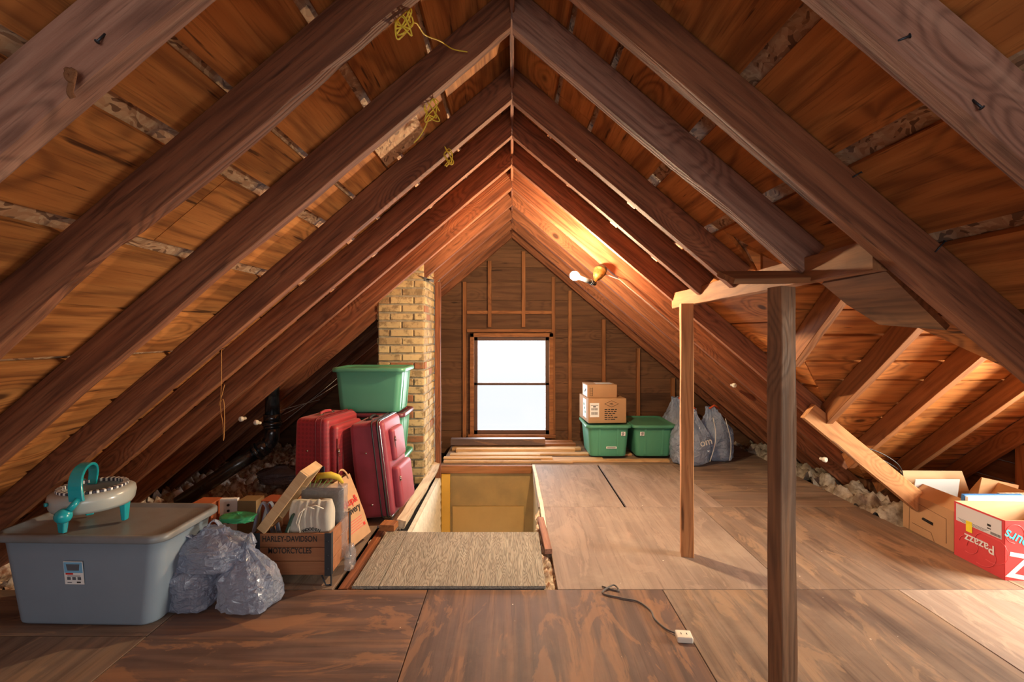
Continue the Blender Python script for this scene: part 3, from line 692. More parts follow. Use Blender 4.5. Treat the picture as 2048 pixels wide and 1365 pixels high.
# ------------------------------------------------------------------ lamp
def lamp():
    b=P(1200,543,3.83); rt=empty('socket_lamp',b)
    ax=Vector((-.42,-.55,-.72)).normalized(); q=ax.to_track_quat('Z','Y').to_matrix().to_4x4()
    mb=MB(); mb.tube([(0.02,.03,.02),(0,0,0)],.043,20); mb.build('mounting_box',M_dmetal,rt)
    mb=MB(); mb.lathe([(.05,-.005),(.052,0),(.05,.008),(.042,.012),(.044,.03),(.040,.05),(.03,.075),(.016,.09),(.013,.12),(.013,.145)],24,M=q); mb.build('brass_holder',M_brass,rt)
    end=ax*.14; bl=P(1149,552,3.62)-b
    dirn=(bl-end).normalized()
    mb=MB(); mb.tube([end-dirn*.012,end+dirn*(.02 if False else (bl-end).length-.06)],.0165,16)
    mb.tube([end+dirn*.02,end+dirn*.026],.02,16); mb.tube([end+dirn*.035,end+dirn*.041],.02,16); mb.build('socket',M_dmetal,rt)
    q2=dirn.to_track_quat('Z','Y').to_matrix().to_4x4(); L=(bl-end).length
    mb=MB(); mb.lathe([(.012,max(.02,L-.05)),(.022,L-.035),(.031,L-.014),(.034,L+.0),(.030,L+.017),(.018,L+.029),(.002,L+.034)],24,M=Matrix.Translation(end+dirn*.03)@q2@Matrix.Translation((0,0,-.03)))
    mb.build('bulb',M_bulb,rt)
    tagp(rt,'lit bare bulb in a brass socket fixed under a rafter','lamp')
    w=MB(); w.tube([b+Vector((.03,-.01,-.02)),P(1240,560,3.83),P(1256,574,3.83),P(1300,610,3.84),P(1345,648,3.84)],.003,6); tagp(w.build('lamp_wire',M_wire),'thin wire running down the rafter from the brass lamp','wire')
lamp()
# ------------------------------------------------------------------ totes
def tote(name,loc,w,d,h,mat,lidmat,lab,grp=None,rz=0,taper=.86,r=.05,panels='x',lip=.028,ribs_front=True,open_top=False,lidh=.03):
    rt=empty(name,loc,R(rz)); mb=MB(); rings=[]
    n=8
    for k in range(4):
        a=R(90*k/3); q=.016*(1-math.sin(a)); rings.append(rring(w*taper-2*q,d*taper-2*q,r,.016*(1-math.cos(a)),n))
    for k in range(1,7):
        t=k/6; f=taper+(1-taper)*t*.9; rings.append(rring(w*f-.02*t,d*f-.02*t,r,.016+(h-.05-.016)*t,n))
    hb=h-.03
    rings.append(rring(w-.012,d-.012,r,hb-.012,n)); rings.append(rring(w-.012,d-.012,r,hb,n))
    mb.loft(rings); mb.build('body',mat,rt)
    if panels:
        t0,t1=.06,.86
        for s in(-1,1):
            for q in(-1,1):
                pm=MB(); F=lambda D,t: s*(D*(taper+(1-taper)*t*.9)/2-.01*t+.003)
                if panels=='y':
                    x0=q*.26*w*.8; f=lambda t:[(x0-.012,F(d,t)-s*.008,h*t),(x0+.012,F(d,t)-s*.008,h*t),(x0+.012,F(d,t)+s*.003,h*t),(x0-.012,F(d,t)+s*.003,h*t)]
                else:
                    y0=q*.26*d*.8; f=lambda t:[(F(w,t)-s*.008,y0-.01,h*t),(F(w,t)+s*.003,y0-.01,h*t),(F(w,t)+s*.003,y0+.01,h*t),(F(w,t)-s*.008,y0+.01,h*t)]
                pm.hexa(f(t0),f(t1)); pm.build('rib',mat,rt,bevel=.002)
    lm=MB(); W_,D_=w+lip,d+lip; rr=r+.01
    rg=[rring(W_-.006,D_-.006,rr,hb-.012,n),rring(W_,D_,rr,hb-.006,n),rring(W_,D_,rr,hb+.012,n),rring(W_-.012,D_-.012,rr,hb+.02,n),rring(W_-.05,D_-.05,rr-.01,hb+.02,n),rring(W_-.066,D_-.066,rr-.012,hb+.008,n),rring(W_-.30*min(1,w),D_-.20*min(1,d)*1.2,rr-.012,hb+.008,n)]
    lm.loft(rg); lm.build('lid',lidmat,rt)
    tagp(rt,lab,'storage bin',grp); return rt
SG='green bins stacked in front of the chimney'
cx=(-.85-1.40)/2
t3=tote('storage_bin',(cx,4.075,0),.53,.40,.365,M_green,M_green_lid,'bottom green bin of the stack by the chimney, mostly hidden by suitcases',SG)
t2=tote('storage_bin',(cx,4.07,.357),.54,.40,.355,M_green,M_maroon,'middle green bin with a maroon lid in the chimney stack',SG)
t1=tote('storage_bin',(cx,4.06,.704),.55,.41,.365,M_green,M_green_lid,'top green bin of the stack in front of the chimney',SG)
BG='green bins on the boards by the gable'
ta=tote('storage_bin',(1.02,5.48,.022),.46,.56,.352,M_green,M_green_lid,'green bin under the cardboard boxes by the gable wall',BG,taper=.84,panels='y')
tb=tote('storage_bin',(1.50,5.50,.022),.44,.60,.352,M_green,M_green_lid,'green bin with a bare dusty lid beside the white bags',BG,taper=.84,panels='y')
def plate(parent,name,mat,c,u,v,w,h,t=.0012):
    """thin flat patch centred at c, u across, v up"""
    u=Vector(u).normalized(); v=Vector(v).normalized(); n=u.cross(v)
    M=Matrix(((u.x,v.x,n.x,c[0]),(u.y,v.y,n.y,c[1]),(u.z,v.z,n.z,c[2]),(0,0,0,1)))
    mb=MB(); mb.box((0,0,0),(w,h,t)); mb.v=[M@x for x in mb.v]; o=mb.build(name,mat,parent); return o,M
# small labels on green bins (front face of bin at local y)
for tt,w_,d_ in((ta,.46,.56),(tb,.44,.60)):
    yf=-d_/2*.965-.004; dx=.15 if tt is ta else -.13
    s,_=plate(tt,'sticker',M_label,(dx,yf+.003,.25),(1,0,0),(0,-.12,1),.045,.042); 
    for k in range(3): plate(s,'print',M_ink,(dx+random.uniform(-.006,.006),yf+.0015-.0015*k,.238+k*.012),(1,0,.2),(0,-.12,1),.026,.006,.001)
s,_=plate(ta,'sticker',M_label,(.03,-.252,.10),(1,0,0),(0,-.12,1),.11,.022); plate(s,'print',M_ink,(.03,-.2535,.10),(1,0,0),(0,-.12,1),.09,.007,.001)
# grey tote
g=tote('storage_bin',(-1.945,2.42,0),.78,.42,.435,M_grey,M_greylid,'large grey lidded bin at the left with the knitting machine on it',None,taper=.83,r=.06,panels=False,rz=-1.5)
yf=-.195
s,Ms=plate(g,'product_label',M_label,(-.02,yf+.0,.25),(1,0,0),(0,-.10,1),.088,.108)
def onl(M,x,y,w,h,mat,nm='print',par=None,dz=.0012): 
    mb=MB(); mb.box((x,y,dz),(w,h,.0008)); mb.v=[M@q for q in mb.v]; return mb.build(nm,mat,par)
onl(Ms,0,.026,.084,.050,M_inkblue,'picture',s)
mb=MB(); mb.hexa([(-.026,.012,.0018),(.026,.012,.0018),(.026,.012,.0026),(-.026,.012,.0026)],[(-.031,.042,.0018),(.031,.042,.0018),(.031,.042,.0026),(-.031,.042,.0026)]); mb.v=[Ms@q for q in mb.v]; mb.build('picture',M_inkgrey,s)
onl(Ms,-.02,-.004,.034,.008,M_red,'print',s)
for k in range(3): onl(Ms,-.024+.024*k,-.026,.016,.014,M_inkgrey,'print',s)
onl(Ms,.0,-.014,.06,.003,M_inkgrey,'print',s); onl(Ms,.02,-.044,.018,.006,M_ink,'print',s); onl(Ms,-.022,-.045,.02,.003,M_inkgrey,'print',s)
# knitting machine
def knit():
    rt=empty('knitting_machine',(-2.005,2.37,.424),R(8)); ro,ri=.163,.118
    mb=MB(); mb.lathe([(ri,.15),(ri+.008,.167),(ri+.02,.17),(ro-.012,.163),(ro,.155),(ro+.004,.135),(ro-.002,.10),(ro-.012,.085),(ri+.01,.085),(ri,.095),(ri,.15)],56,cap0=False,cap1=False)
    mb.build('ring_body',M_ringp,rt)
    pg=MB(); pd=MB()
    for k in range(64):
        a=2*math.pi*k/64; M=Matrix.Rotation(a,4,'Z')
        (pg if k%2 else pd).box((ri+.006,0,.172),(.024,.0105,.016),M=M)
    pg.build('needle_ring',M_white,rt,bevel=.002); pd.build('needle_ring',plain('dark_needle',S(60,58,72),.5),rt)
    for i,a in enumerate((250,4,128)):
        a=R(a); x,y=math.cos(a)*(ro-.03),math.sin(a)*(ro-.03); M=Matrix.Translation((x,y,0))@Matrix.Rotation(a,4,'Z')
        l=MB(); l.loft([rring(.020,.032,.006,0.001,3),rring(.024,.040,.006,.04,3),rring(.030,.058,.006,.115,3)],smooth=False,M=M@TR(z=0)); l.build('leg',M_teal,rt,bevel=.004)
    # yarn guide arch from the front rim over to the back
    ar=MB(); rings=[]; 
    for k in range(25):
        t=k/24; a=math.pi*t; y=-.175+(1-math.cos(a))*.5*.27; z=.155+.13*math.sin(a)**.75; w=.030-.010*t
        th=.007; tz=Vector((0,math.sin(a)*.15,math.cos(a)*.15)).normalized(); nrm=Vector((0,-tz.z,tz.y)) if True else 0
        x0=.045-.11*t
        c=Vector((x0,y,z)); rings.append([c+Vector((-w,0,0))+nrm*th,c+Vector((w,0,0))+nrm*th,c+Vector((w,0,0))-nrm*th,c+Vector((-w,0,0))-nrm*th])
    ar.loft(rings,smooth=False); ar.build('yarn_guide',M_teal,rt,bevel=.004)
    cr=MB(); 
    cr.tube([(.05,-.172,.165),(.03,-.20,.125)],.014,12); cr.build('crank_arm',M_teal,rt)
    kb=MB(); kb.lathe([(.004,-.02),(.022,-.016),(.032,0),(.033,.014),(.026,.03),(.012,.038),(.003,.04)],20,M=TR(.01,-.195,.10,rx=75)); kb.build('crank_knob',M_teal,rt)
    t2=MB(); rbox(t2,.03,.03,.018,.006,M=TR(-.11,.09,.165)); t2.build('counter',M_teal,rt)
    d=MB(); d.tube([(-.10,-.137,.135),(-.105,-.146,.135)],.009,10); d.build('button',M_teal,rt)
    tagp(rt,'round grey knitting machine with teal legs and arch on the grey bin','knitting machine')
knit()
# ------------------------------------------------------------------ bags
def bagmesh(w,d,h,seed,pinch=.25,top=.62,crink=.035,lean=(0,0),nu=38,nv=27,flat=.0,fold=1.0):
    vs=[];fs=[]
    for j in range(nv+1):
        t=j/nv
        if t<.12: prof=math.sin(t/.12*math.pi/2)**.55
        elif t<top: prof=1.0-.06*math.sin((t-.12)/(top-.12)*math.pi)*0
        else:
            q=(t-top)/(1-top); prof=pinch+(1-pinch)*(.5+.5*math.cos(q*math.pi))
        z=h*max(0,(t-.04)/.96)
        for i in range(nu):
            a=2*math.pi*i/nu; ca,sa=math.cos(a),math.sin(a); e=.75
            x=math.copysign(abs(ca)**e,ca)*w/2; y=math.copysign(abs(sa)**e,sa)*d/2
            q=Vector((ca*1.5+seed,sa*1.5,t*2.2+seed)); 
            big=noise.noise(q)*.16; rid=abs(noise.noise(q*2.6)); rid2=abs(noise.noise(Vector((ca*6,sa*6,t*3+seed))))
            f=prof*(1+big)-(.5-rid)*crink*1.6*fold-(.4-rid2)*crink
            pl=max(0,(t-top)/(1-top)); f+=pl*.10*math.sin(a*13+seed+noise.noise(q)*4)*prof
            f=max(f,.01)
            zz=z+ (noise.noise(q*2+Vector((9,9,9)))*h*.07 if .1<t<.95 else 0)
            jx=noise.noise(Vector((i*3.7+seed,j*2.9,1)))*.035*w; jz=noise.noise(Vector((i*2.3,j*4.1+seed,5)))*.03*h*(.15<t)
            vs.append((x*f+lean[0]*t*t+jx,y*f+lean[1]*t*t+noise.noise(Vector((j*3.3,i*2.7+seed,9)))*.035*d,max(zz+jz,0.0)))
    for j in range(nv):
        for i in range(nu):
            k=(i+1)%nu; fs.append((j*nu+i,j*nu+k,(j+1)*nu+k,(j+1)*nu+i))
    fs.append(tuple(reversed(range(nu)))); fs.append(tuple(nv*nu+i for i in range(nu)))
    return vs,fs
def strap(mb,a,b,hgt,w,sag=(0,0,0),n=16,th=.002,seed=0,tw=0):
    a=Vector(a); b=Vector(b); rings=[]; sd=(b-a).normalized()
    for k in range(n+1):
        t=k/n; c=a.lerp(b,t)+Vector((0,0,hgt*math.sin(math.pi*t)))+Vector(sag)*math.sin(math.pi*t)
        ww=w*(1-.45*math.sin(math.pi*t)); ax=Vector((math.sin(tw),math.cos(tw),0)); nn=Vector((math.cos(math.pi*t)*-1*sd.x,0,math.sin(math.pi*t))).normalized() if abs(math.cos(math.pi*t))+math.sin(math.pi*t)>0 else Vector((0,0,1))
        cr=.006*math.sin(t*9+seed)
        rings.append([c-ax*ww/2+nn*th,c+nn*(th+cr),c+ax*ww/2+nn*th,c+ax*ww/2-nn*th,c+nn*(cr-th),c-ax*ww/2-nn*th])
    mb.loft(rings)
def bag(name,loc,w,d,h,seed,mat,lab,cat,grp=None,rz=0,handles=True,**kw):
    rt=empty(name,loc,R(rz)); vs,fs=bagmesh(w,d,h,seed,**kw); mb=MB(); f2=[]
    for f in fs:
        if len(f)==4:
            a,b_,c_,d_=f; f2+=([(a,b_,c_),(a,c_,d_)] if (a*7+c_)%3 else [(a,b_,d_),(b_,c_,d_)])
        else: f2.append(f)
    mb.add(vs,f2,0,False); mb.build('bag_body',mat,rt,fix=True)
    return tagp(rt,lab,cat,grp)
CB='grey carrier bags beside the crate'
b=bag('carrier_bag',(-1.55,2.42,0),.21,.20,.24,1.3,M_bag,'grey carrier bag on the floor touching the grey bin, lower left of the bag pile','bag',CB,pinch=.45,crink=.06)
b=bag('carrier_bag',(-1.275,2.42,0),.29,.24,.31,5.7,M_bag,'full grey carrier bag on the floor in front of the wooden crate','bag',CB,pinch=.12,top=.4,crink=.06,lean=(-.03,0))
hm=MB(); strap(hm,(-.03,0,.30),(.02,.0,.30),.05,.03,seed=1); hm.build('handle',M_bag,b)
b=bag('carrier_bag',(-1.47,2.45,.18),.36,.24,.19,8.2,M_bag,'grey carrier bag with handles lying on top of two other bags','bag',CB,pinch=.3,crink=.07,top=.5)
hm=MB(); strap(hm,(-.17,-.05,.06),(-.08,-.03,.15),.06,.035,(-.02,-.02,0),seed=2); hm.build('handle',M_bag,b); hm=MB(); strap(hm,(-.06,0,.14),(.03,.03,.15),.07,.04,seed=3); hm.build('handle',M_bag,b)
b=bag('carrier_bag',(-1.36,2.74,0),.16,.16,.22,11.2,M_bagw,'white carrier bag with tall looped handles standing behind the pile','bag',None,pinch=.8,crink=.04)
hm=MB(); strap(hm,(-.065,-.03,.18),(.06,-.03,.20),.21,.05,seed=4); hm.build('handle',M_bagw,b); hm=MB(); strap(hm,(-.05,.04,.2),(.05,.045,.2),.18,.045,seed=5); hm.build('handle',M_bagw,b)
mb=MB(); vs,fs=bagmesh(.18,.12,.04,33,crink=.12); mb.add(vs,fs,0,True); o=mb.build('produce_net',plain('green_film',S(50,140,90),.35,bump=.8,bsc=60),loc=(-1.42,2.56,.36)); tagp(o,'crumpled green film on top of the grey bags','wrapper')
WB='white bin liners by the gable'
b=bag('bin_bag',(1.82,5.08,0),.38,.36,.56,21.4,M_bagw,'drawstring bin bag with printed letters behind the farther post','bag',WB,pinch=.25,top=.45,crink=.05,lean=(.02,0))
mb=MB(); mb.tube([(.0,-.03,.55),(.03,-.03,.575),(.06,-.02,.55)],.009,8); mb.build('drawstring',plain('orange_tie',S(206,84,44),.4),b)
sm=MB(); sm.tube([(.15+.05*math.sin(t*3),-.19+.04*math.cos(t*2),.05+.45*t) for t in [k/10 for k in range(11)]],.004,6); sm.build('seam',M_white,b)
text('print','om',.10,M_white,TR(.085,-.222,.26,rx=84,rz=8)@TR(rz=12),b,depth=.001)
b=bag('bin_bag',(2.16,5.24,0),.32,.34,.55,27.9,M_bagw,'tall pale blue bin bag, rightmost of the bags under the roof slope','bag',WB,pinch=.3,top=.55,crink=.05,lean=(-.06,0))
mb=MB(); mb.tube([(-.09,-.04,.54),(-.04,-.05,.575),(.02,-.03,.54)],.010,8); mb.build('drawstring',plain('orange_tie2',S(206,84,44),.4),b)
sm=MB(); sm.tube([(.06+.02*math.sin(t*4),-.185+.06*t*t,.03+.42*t) for t in [k/10 for k in range(11)]],.004,6); sm.build('seam',M_white,b)
b=bag('bin_bag',(1.92,5.66,0),.36,.34,.60,31.9,M_bagw,'white bin bag slumped at the back between the green bin and gable wall','bag',WB,pinch=.3,top=.5,crink=.05,lean=(-.04,0))
mb=MB(); mb.tube([(-.03,-.04,.59),(.02,-.05,.61),(.05,-.03,.58)],.012,8); mb.build('drawstring',plain('orange_tie3',S(206,84,44),.4),b)
o=MB(); vs,fs=bagmesh(.42,.3,.14,41,crink=.07,pinch=.3); o.add(vs,fs,0,True); o=o.build('plastic_sheet',film('grey_sheet',S(120,120,134),.95),loc=(-2.02,4.35,.03)); tagp(o,'crumpled grey plastic lying on the insulation behind the red suitcase','plastic sheet')
# ------------------------------------------------------------------ suitcases
def suitcase(name,loc,rz,w,d,h,mat,lab,tiltx=0,tilty=0,pockets=2,black=False):
    """w: narrow side facing -Y, d: long side; the front with pockets faces +X"""
    rt=empty(name,loc,R(rz)); rt.rotation_euler=(R(tiltx),R(tilty),R(rz))
    mb=MB(); rbox(mb,w,d,h,.035,M=TR(0,0,.02),bulge=.012,zseg=8); mb.build('shell',mat,rt)
    pm=MB()
    zx=w/2-.045
    def loop(x,inset,z0=.02):
        pts=[];r=.03
        for sy,sz,a0 in((1,1,0),(-1,1,90),(-1,-1,180),(1,-1,270)):
            for k in range(5):
                a=R(a0+90*k/4); pts.append((x,sy*(d/2-r)+(r+inset)*math.cos(a),z0+h/2+sz*(h/2-r)+(r+inset)*math.sin(a)))
        return pts+[pts[0]]
    trim=M_black if black else plain('dark_red_trim',S(110,16,28),.5)
    z1=MB(); z1.tube(loop(zx,.006),.007 if black else .004,8); z1.build('zipper',trim,rt)
    z2=MB(); z2.tube(loop(zx-.04,.006),.005,8); z2.build('zipper',trim,rt)
    if black: z2=MB(); z2.tube(loop(zx+.018,.004),.003,8); z2.build('zipper',M_chrome,rt)
    # front panels
    x0=w/2+.006
    if pockets:
        a=MB(); rbox(a,d*.8,h*.44,.075,.03,M=TR(x0-.02,0,.04+h*.25,ry=90,rz=0)@TR(rz=90)); a.build('front_pocket',mat,rt)
        a=MB(); rbox(a,d*.62,h*.34,.055,.025,M=TR(x0-.02,0,.02+h*.72,ry=90)@TR(rz=90)); a.build('front_pocket',mat,rt)
        for (zc,yy,hh,xx) in((.04+h*.25,-d*.36,h*.17,.045),(.02+h*.72,-d*.27,h*.13,.03)):
            zz=MB(); pts=[]
            for k in range(17):
                t=k/16; a_=math.pi*t; pts.append((x0+xx,yy+.03-.03*math.sin(a_)+(.0),zc-hh+2*hh*t))
            pts=[(x0+xx,yy+.12,zc+hh)]+list(reversed(pts))+[]
            zz.tube(pts,.0045,8); zz.build('pocket_zipper',M_black if black else trim,rt)
            pu=MB(); pu.tube([(x0+xx+.006,yy,zc+hh*.7),(x0+xx+.01,yy-.004,zc+hh*.7-.035)],.005,8); pu.build('zip_pull',M_chrome,rt)
    # handles
    hd=MB(); hd.tube([(-.02,-.07,h+.018),(-.02,-.06,h+.036),(-.02,0,h+.042),(-.02,.06,h+.036),(-.02,.07,h+.018)],.010,10); hd.build('top_handle',M_black if black else mat,rt)
    for yy in(-.07,.07):
        q=MB(); rbox(q,.045,.03,.02,.006,M=TR(-.02,yy,h+.012)); q.build('handle_mount',M_black if black else M_chrome,rt)
    for zz in(.12,h*.72):
        q=MB(); q.tube([(-.02,-d/2-.004,zz),(-.02,-d/2-.012,zz)],.007,12); q.build('rivet',M_chrome,rt)
    for yy in(-d/2+.05,d/2-.05):
        for xx in(-w/2+.03,):
            q=MB(); q.tube([(xx-.012,yy,.022),(xx+.012,yy,.022)],.022,14); q.build('wheel',M_black,rt)
    return tagp(rt,lab,'suitcase')
s1=suitcase('suitcase',(-1.345,3.62,.0),-12,.25,.42,.72,M_suitA,'crimson patterned suitcase standing behind the crate, left of the two',pockets=0)
def s1front():
    w,d,h=.25,.42,.72; x0=w/2+.004
    a=MB(); rbox(a,d*.86,h*.86,.07,.03,M=TR(x0-.02,0,.02+h*.5,ry=90)@TR(rz=90)); a.build('front_panel',M_suitA,s1)
    for yy in(-.165,-.10): 
        z=MB(); z.tube([(x0+.049,yy,.15),(x0+.052,yy,.4),(x0+.047,yy+.0,.60)],.005,8); z.build('zipper',plain('zip_dark',S(96,14,26),.4),s1)
    for zz in(.36,.53):
        q=MB(); q.tube([(x0+.058,-.165,zz),(x0+.06,-.168,zz-.03)],.007,8); q.tube([(x0+.058+.01*math.cos(t),-.166,zz-.04+.012*math.sin(t)) for t in [k*math.pi/6 for k in range(13)]],.003,6); q.build('zip_pull',M_chrome,s1)
    q=MB(); rbox(q,.03,.012,.2,.004,M=TR(x0-.03,-.222,.22)); q.build('gusset',M_navy,s1)
s1front()
s2=suitcase('suitcase',(-.925,3.65,0.0),-4,.25,.40,.67,M_suitB,'magenta suitcase with black zips and bulging pockets, leaning beside the stairwell',tilty=-7,black=True)
s2.location.z=.016
# ------------------------------------------------------------------ crate with contents
def crate():
    rt=empty('wooden_crate',(-1.155,2.76,0)); w,d,zb,zt=.39,.30,.055,.275; hw,hd=w/2,d/2
    for nm,c,s in(('front_panel',(0,-hd,0),(w,.012)),('back_panel',(0,hd,0),(w,.012)),('side_panel',(-hw,0,0),(.012,d)),('side_panel',(hw,0,0),(.012,d))):
        mb=MB(); 
        for k in range(3):
            z0=zb+(zt-zb)*k/3; mb.box((c[0],c[1],z0+(zt-zb)/6),(s[0],s[1],(zt-zb)/3-.003))
        fr=mb.build(nm,M_crate,rt,bevel=.0015)
        if nm=='front_panel':
            for body,z,sz in(('HARLEY-DAVIDSON',zt-.030,.0425),('MOTORCYCLES',zt-.092,.0425)):
                text('lettering',body,sz,M_ink,TR(-.014,-hd-.0068,z,rx=90),fr,sx=.76,bold=.0006)
    mb=MB(); mb.box((0,0,zb+.006),(w-.014,d-.014,.01)); mb.build('bottom_panel',M_crate,rt)
    for x in(-hw,hw):
        for y in(-hd,hd):
            mb=MB(); sx=1 if x>0 else -1; sy=1 if y>0 else -1
            mb.box((x+sx*.008-sx*.016,y+sy*.0085,(zb+zt)/2-.0),(.034,.003,zt-zb+.004)); mb.box((x+sx*.0085,y+sy*.008-sy*.013,(zb+zt)/2),(.003,.026,zt-zb+.004))
            mb.box((x+sx*.0085,y+sy*.004,.03),(.005,.012,.06)); 
            mb.tube([(x+sx*.008,y+sy*.004,.004),(x-sx*.02,y+sy*.004,.004),(x-sx*.042,y+sy*.004,zb)],.0042,8)
            for zz in(.09,.16,.235): mb.tube([(x-sx*.008,y+sy*.009,zz),(x-sx*.008,y+sy*.0125,zz)],.004,8)
            mb.build('corner_bracket',M_dmetal,rt)
    tagp(rt,'wooden crate with stencilled black lettering and dark metal corners','crate')
crate()
# cloth bag
def clothbag():
    rt=empty('drawstring_bag',(-1.085,2.69,.067)); w,d,h=.225,.09,.355
    mb=MB(); rings=[]
    for j in range(26):
        t=j/25; z=h*t; n=48; ring=[]; pin=1.0 if t<.80 else 1-.72*((t-.80)/.20)**1.1
        for p in dense(rring(w,d,.022,z,4),.006):
            a=math.atan2(p[1],p[0]); f=noise.noise(Vector((math.cos(a)*2,math.sin(a)*2,t*3)))*.05
            pl=max(0,(t-.62)/.38)*.085*math.sin(p[0]*150+4*noise.noise(Vector((p[0]*9,0,0))))
            px=1.0 if t<.86 else 1-.07*((t-.86)/.14)
            ring.append((p[0]*px*(1+f*.4),p[1]*pin*(1+f+pl*2.2)-.03*pl,p[2]+(.012+.02*max(0,t-.7))*noise.noise(Vector((p[0]*34,t*4,1)))))
        rings.append(ring)
    mb.loft(rings); body=mb.build('cloth_body',M_canvas,rt)
    c=MB(); c.tube([(.03,-.050,h-.03),(.0,-.053,h-.018),(-.025,-.056,h-.028),(-.04,-.057,h-.07),(-.05,-.058,h-.11),(-.042,-.058,h-.15),(-.055,-.058,h-.175)],.003,8)
    c.tube([(-.02,-.056,h-.03),(-.045,-.058,h-.05),(-.062,-.058,h-.10),(-.05,-.058,h-.13)],.003,8); c.tube([(.0,-.053,h-.02),(.04,-.052,h-.012),(.08,-.05,h-.03)],.003,8)
    c.build('drawstring',M_cord,rt)
    for i,ch in enumerate('WOODEN'):
        a=(i-2.5)*.16; text('lettering',ch,.021,M_ink,TR(.015+math.sin(a)*.10,-.0475,.215-(1-math.cos(a))*.10,rx=90)@TR(rz=-math.degrees(a)*.9),rt,bold=.0005)
    tagp(rt,'cream canvas drawstring bag standing in the wooden crate','cloth bag')
clothbag()
def pack():
    rt=empty('wrapped_packet',(-1.075,2.815,.067),R(-4)); mb=MB(); rbox(mb,.22,.07,.375,.008); mb.build('dark_box',M_pack,rt)
    vs=[];fs=[]; mb=MB(); rings=[]
    for j in range(30):
        t=j/29; z=-.0+.395*t+.0; ring=[]
        for p in rring(.25,.085,.02,z,10):
            q=Vector((p[0]*14,p[1]*14,z*14)); f=1+noise.noise(q)*.05+(.3-abs(noise.noise(q*2.2)))*.05; ring.append((p[0]*f+.008,p[1]*f,p[2]+noise.noise(q*1.5)*.012))
        rings.append(ring)
    mb.loft(rings); mb.build('clear_wrap',M_clear,rt)
    tagp(rt,'dark packet in crinkled clear plastic behind the cream bag','packet')
pack()
def leaning_frame():
    rt=empty('picture_frame',(-1.325,2.71,.285)); rt.rotation_euler=(R(0),R(37),R(0)); w,h,t=.03,.38,.02; W_=.19
    for nm,c,s in(('rail',(0,-W_/2,h/2),(.05,.02,h)),('rail',(0,W_/2,h/2),(.05,.02,h)),('rail',(0,0,.01),(.05,W_,.02)),('rail',(0,0,h-.01),(.05,W_,.02))):
        mb=MB(); mb.box(c,s); mb.build(nm,M_nat,rt,bevel=.002)
    mb=MB(); mb.box((-.02,0,h/2),(.004,W_-.01,h-.02)); mb.build('backing',plain('mottled_art',S(70,74,60),.6,c2=S(190,176,140),nsc=16),rt)
    tagp(rt,'pale wooden box frame leaning out of the left side of the crate','frame')
leaning_frame()
def slim(name,loc,rot,s,mat,lab,cat='book',grp=None):
    mb=MB(); mb.box((0,0,s[2]/2),s); o=mb.build(name,mat,loc=loc,bevel=.002); o.rotation_euler=tuple(R(a) for a in rot); return tagp(o,lab,cat,grp)
slim('slim_case',(-1.27,2.70,.08),(0,20,0),(.012,.15,.30),plain('green_case',S(34,62,50),.4),'thin dark green case tilted in the crate beside the frame','case')
slim('slim_case',(-1.24,2.70,.08),(0,13,0),(.010,.14,.25),plain('grey_case',S(150,150,140),.4),'thin grey case tilted in the crate next to the cream bag','case')
# brown and yellow clutter behind crate
o=MB(); vs,fs=bagmesh(.26,.18,.16,51,crink=.12,pinch=.5); o.add(vs,fs,0,True); o=o.build('cloth_bundle',M_brown,loc=(-1.17,3.13,.262)); tagp(o,'crumpled brown paper and cloth bundle behind the crate','bundle')
box=MB(); rbox(box,.22,.28,.26,.01); o=box.build('carton',M_card,loc=(-1.30,3.12,0)); tagp(o,'low brown carton on the floor behind the crate','box')
o=MB(); o.tube([(-1.20,3.02,.42),(-1.17,3.0,.465),(-1.10,3.0,.47),(-1.06,3.02,.45),(-1.04,3.04,.41)],.017,12,rr=[.010,.018,.02,.017,.009]); o=o.build('yellow_glove',M_banana); tagp(o,'crumpled yellow cloth on top of the brown bundle','cloth')
o=MB()
for k in range(6): 
    x=-1.21+.012*k; o.tube([(x,2.96,.34),(x+.01*(k-2),2.955,.41),(x+.02*(k-2)+.02,2.95,.455)],.004,6,rr=[.003,.005,.001])
o=o.build('artificial_grass',M_leaf); tagp(o,'small tuft of green artificial leaves poking out behind the crate','leaves')
